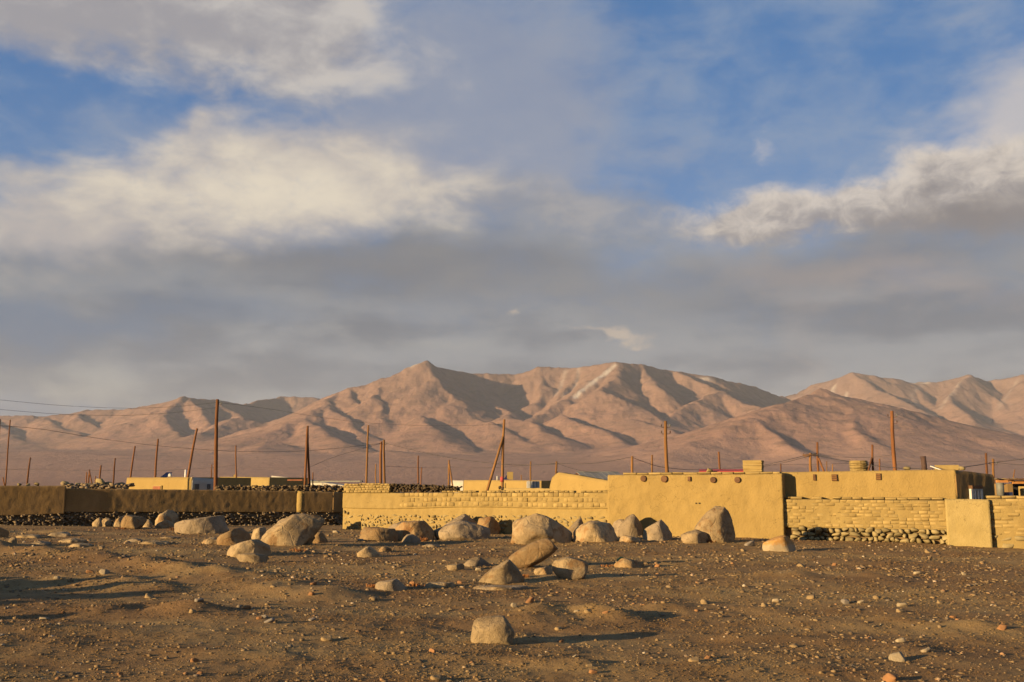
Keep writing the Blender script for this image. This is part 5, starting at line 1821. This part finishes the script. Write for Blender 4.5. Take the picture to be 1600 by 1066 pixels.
pole('pale pole right of the tall braced central pole', (829.3, 721), (829, 751), 90, .09, 'pole_pale')
pole('tiny pole on the roofs left of the pale pole', (814.5, 742), (815, 751), 110, .08, 'pole_pale')
pole('pale pole with a stay at the top of the sloping mud wall', (869.7, 721), (869.3, 742), 62, .085, 'pole_pale', brace=((870, 737), (866.8, 749)))
pole('short pale pole on the left half of the flat roof', (987.8, 713), (988.2, 738), 52, .085, 'pole_pale')
pole('slim pale pole between the short one and the tall one on the flat roof', (1019, 711), (1019.2, 738), 70, .085, 'pole_pale')
pole('tall pale pole behind the flat-roofed house', (1039.8, 658), (1042.4, 738), 52, .115, 'pole_pale', insul=4)
pole('brown slightly leaning pole behind the red roof sheet', (1123, 706), (1125.2, 736), 66, .085)
pole('stub pole behind the corner between the two houses', (1220, 725), (1220.3, 738), 75, .065)
pole('yellowish pole with crossed arms over the right-hand house', (1266, 708), (1267, 735), 56, .10, 'pole_pale', arm=True)
pole('brown pole with a low brace right of the cross-armed one', (1277, 691), (1278.6, 735), 66, .095, brace=((1279, 716), (1287, 736)))
pole('faint pale pole right of the braced brown one', (1291.7, 721), (1292, 735), 120, .075, 'pole_pale')
pole('second faint short pole before the round right chimney', (1301, 725), (1301, 736), 100, .075, 'pole_pale')
pole('brown pole with a low brace right of the round right chimney', (1363, 695), (1364.2, 735), 68, .095, brace=((1362.2, 716), (1357, 735)))
pole('short brown pole left of the tall right pole', (1374.4, 717), (1374.8, 735), 85, .08)
pole('tallest rust-brown pole on the right, behind the right-hand house', (1393.6, 642.5), (1398, 735), 54, .125, insul=3)
pole('orange-brown pole above the shaded side of the right-hand house', (1540.6, 708), (1542.6, 742), 60, .085)
pole('yellow pole carrying cables by the open shed', (1551.5, 717), (1553, 748), 54, .085, 'pole_pale', insul=2)
pole('short leaning stick with a knob above the open shed', (1585.5, 734), (1583, 750), 42, .03, 'pole_pale')


def cable(label, pts, r=0.016):
    """pts: photo points with distance; a smooth hanging line through them"""
    Q = [P(a, b, d) for a, b, d in pts]
    out_ = []
    n = len(Q)
    for i in range(n - 1):
        p0, p1, p2, p3 = Q[max(i - 1, 0)], Q[i], Q[i + 1], Q[min(i + 2, n - 1)]
        for k in range(8):
            t = k / 8
            out_.append(0.5 * ((2 * p1) + (p2 - p0) * t + (2 * p0 - 5 * p1 + 4 * p2 - p3) * t * t + (3 * p1 - p0 - 3 * p2 + p3) * t ** 3))
    out_.append(Q[-1])
    o = tube('power_cable', out_, r, M['wire'], None, 5)
    tag(o, label, 'cable', 'cables strung between the poles')


cable('upper thin cable from the left edge to the tallest left pole', [(-60, 619, 50), (0, 625, 51), (100, 634, 53), (200, 638, 55), (280, 635, 57), (339, 629, 58)], .008)
cable('lower thin cable from the left edge to the tallest left pole', [(-60, 634, 50), (0, 640, 51), (100, 647.5, 53), (200, 649, 55), (280, 644, 57), (338, 637, 58)], .008)
cable('thin cable from the tallest left pole to the tall braced central pole', [(341, 629, 58), (420, 639, 60), (500, 652, 62), (575, 661, 64), (660, 665, 66), (730, 665, 67), (787, 663, 68)], .008)
cable('long dark sagging cable from the left edge to the close pole pair', [(-2, 665, 60), (66, 671, 62), (160, 686, 65), (250, 697, 67), (340, 704, 69), (420, 706, 71), (500, 703, 73), (596, 693, 75)], .013)
cable('dark cable from the close pole pair across to the sloping wall pole', [(601, 692, 74), (660, 707, 73), (720, 718, 71), (780, 725, 68), (830, 727, 66), (869.5, 724, 62)], .016)
cable('cable from the sloping wall pole to the flat roof pole', [(869.5, 724, 62), (910, 725, 59), (950, 721, 55), (987.8, 714, 52)], .014)
cable('slack cable dropping right of the sloping wall pole', [(870, 724, 62), (890, 731, 61), (915, 737, 60), (935, 739, 60)], .012)
cable('faint low cable behind the left wall', [(-20, 733, 95), (120, 735, 95), (240, 735.5, 95), (330, 731, 95), (368, 727, 95)], .013)
cable('faint low cable from the thin pole to the reddish pole pair', [(368, 729, 95), (420, 733, 90), (482, 731, 66)], .010)
cable('faint cable rising from the reddish pole pair to the close pair', [(482, 731, 66), (520, 715, 70), (560, 703, 73), (596, 693, 75)], .010)
cable('faint low cable from the close pair past the fuel heap pole', [(600, 728, 74), (653, 731, 85), (701, 731, 85), (760, 731, 75), (829, 727, 70), (869, 725, 62)], .012)
cable('cable falling right from the short flat roof pole', [(988, 715, 52), (1010, 723, 53), (1035, 730, 55), (1080, 734, 58), (1122, 732, 66)], .013)
cable('cable from behind the chimney up to the cross-armed pole', [(1125, 733, 66), (1185, 728, 62), (1225, 720, 59), (1262, 711, 56)], .014)
cable('second cable just below, up to the cross-armed pole', [(1183, 731, 62), (1225, 723, 59), (1264, 713, 56)], .012)
cable('dark cable from the cross-armed pole down over the right-hand roof', [(1268, 710, 56), (1310, 718.5, 52), (1360, 727, 48), (1410, 732, 44), (1450, 732.5, 42)], .016)
cable('thin cable from the cross-armed pole to the tallest right pole', [(1268, 709, 56), (1310, 714, 55), (1355, 715, 55), (1394, 711, 54)], .010)
cable('thin level cable behind the right-hand chimney', [(1190, 727, 80), (1300, 725, 80), (1420, 721, 80), (1541, 722, 60)], .012)
cable('dark cable from the shaded house corner up to the right edge', [(1500, 731, 40), (1530, 726.5, 44), (1552, 723, 54), (1580, 719.5, 52), (1640, 712, 48)], .016)
cable('second cable from the yellow shed pole to the right edge', [(1552, 722, 54), (1575, 725, 52), (1600, 726.5, 50), (1650, 727, 47)], .012)
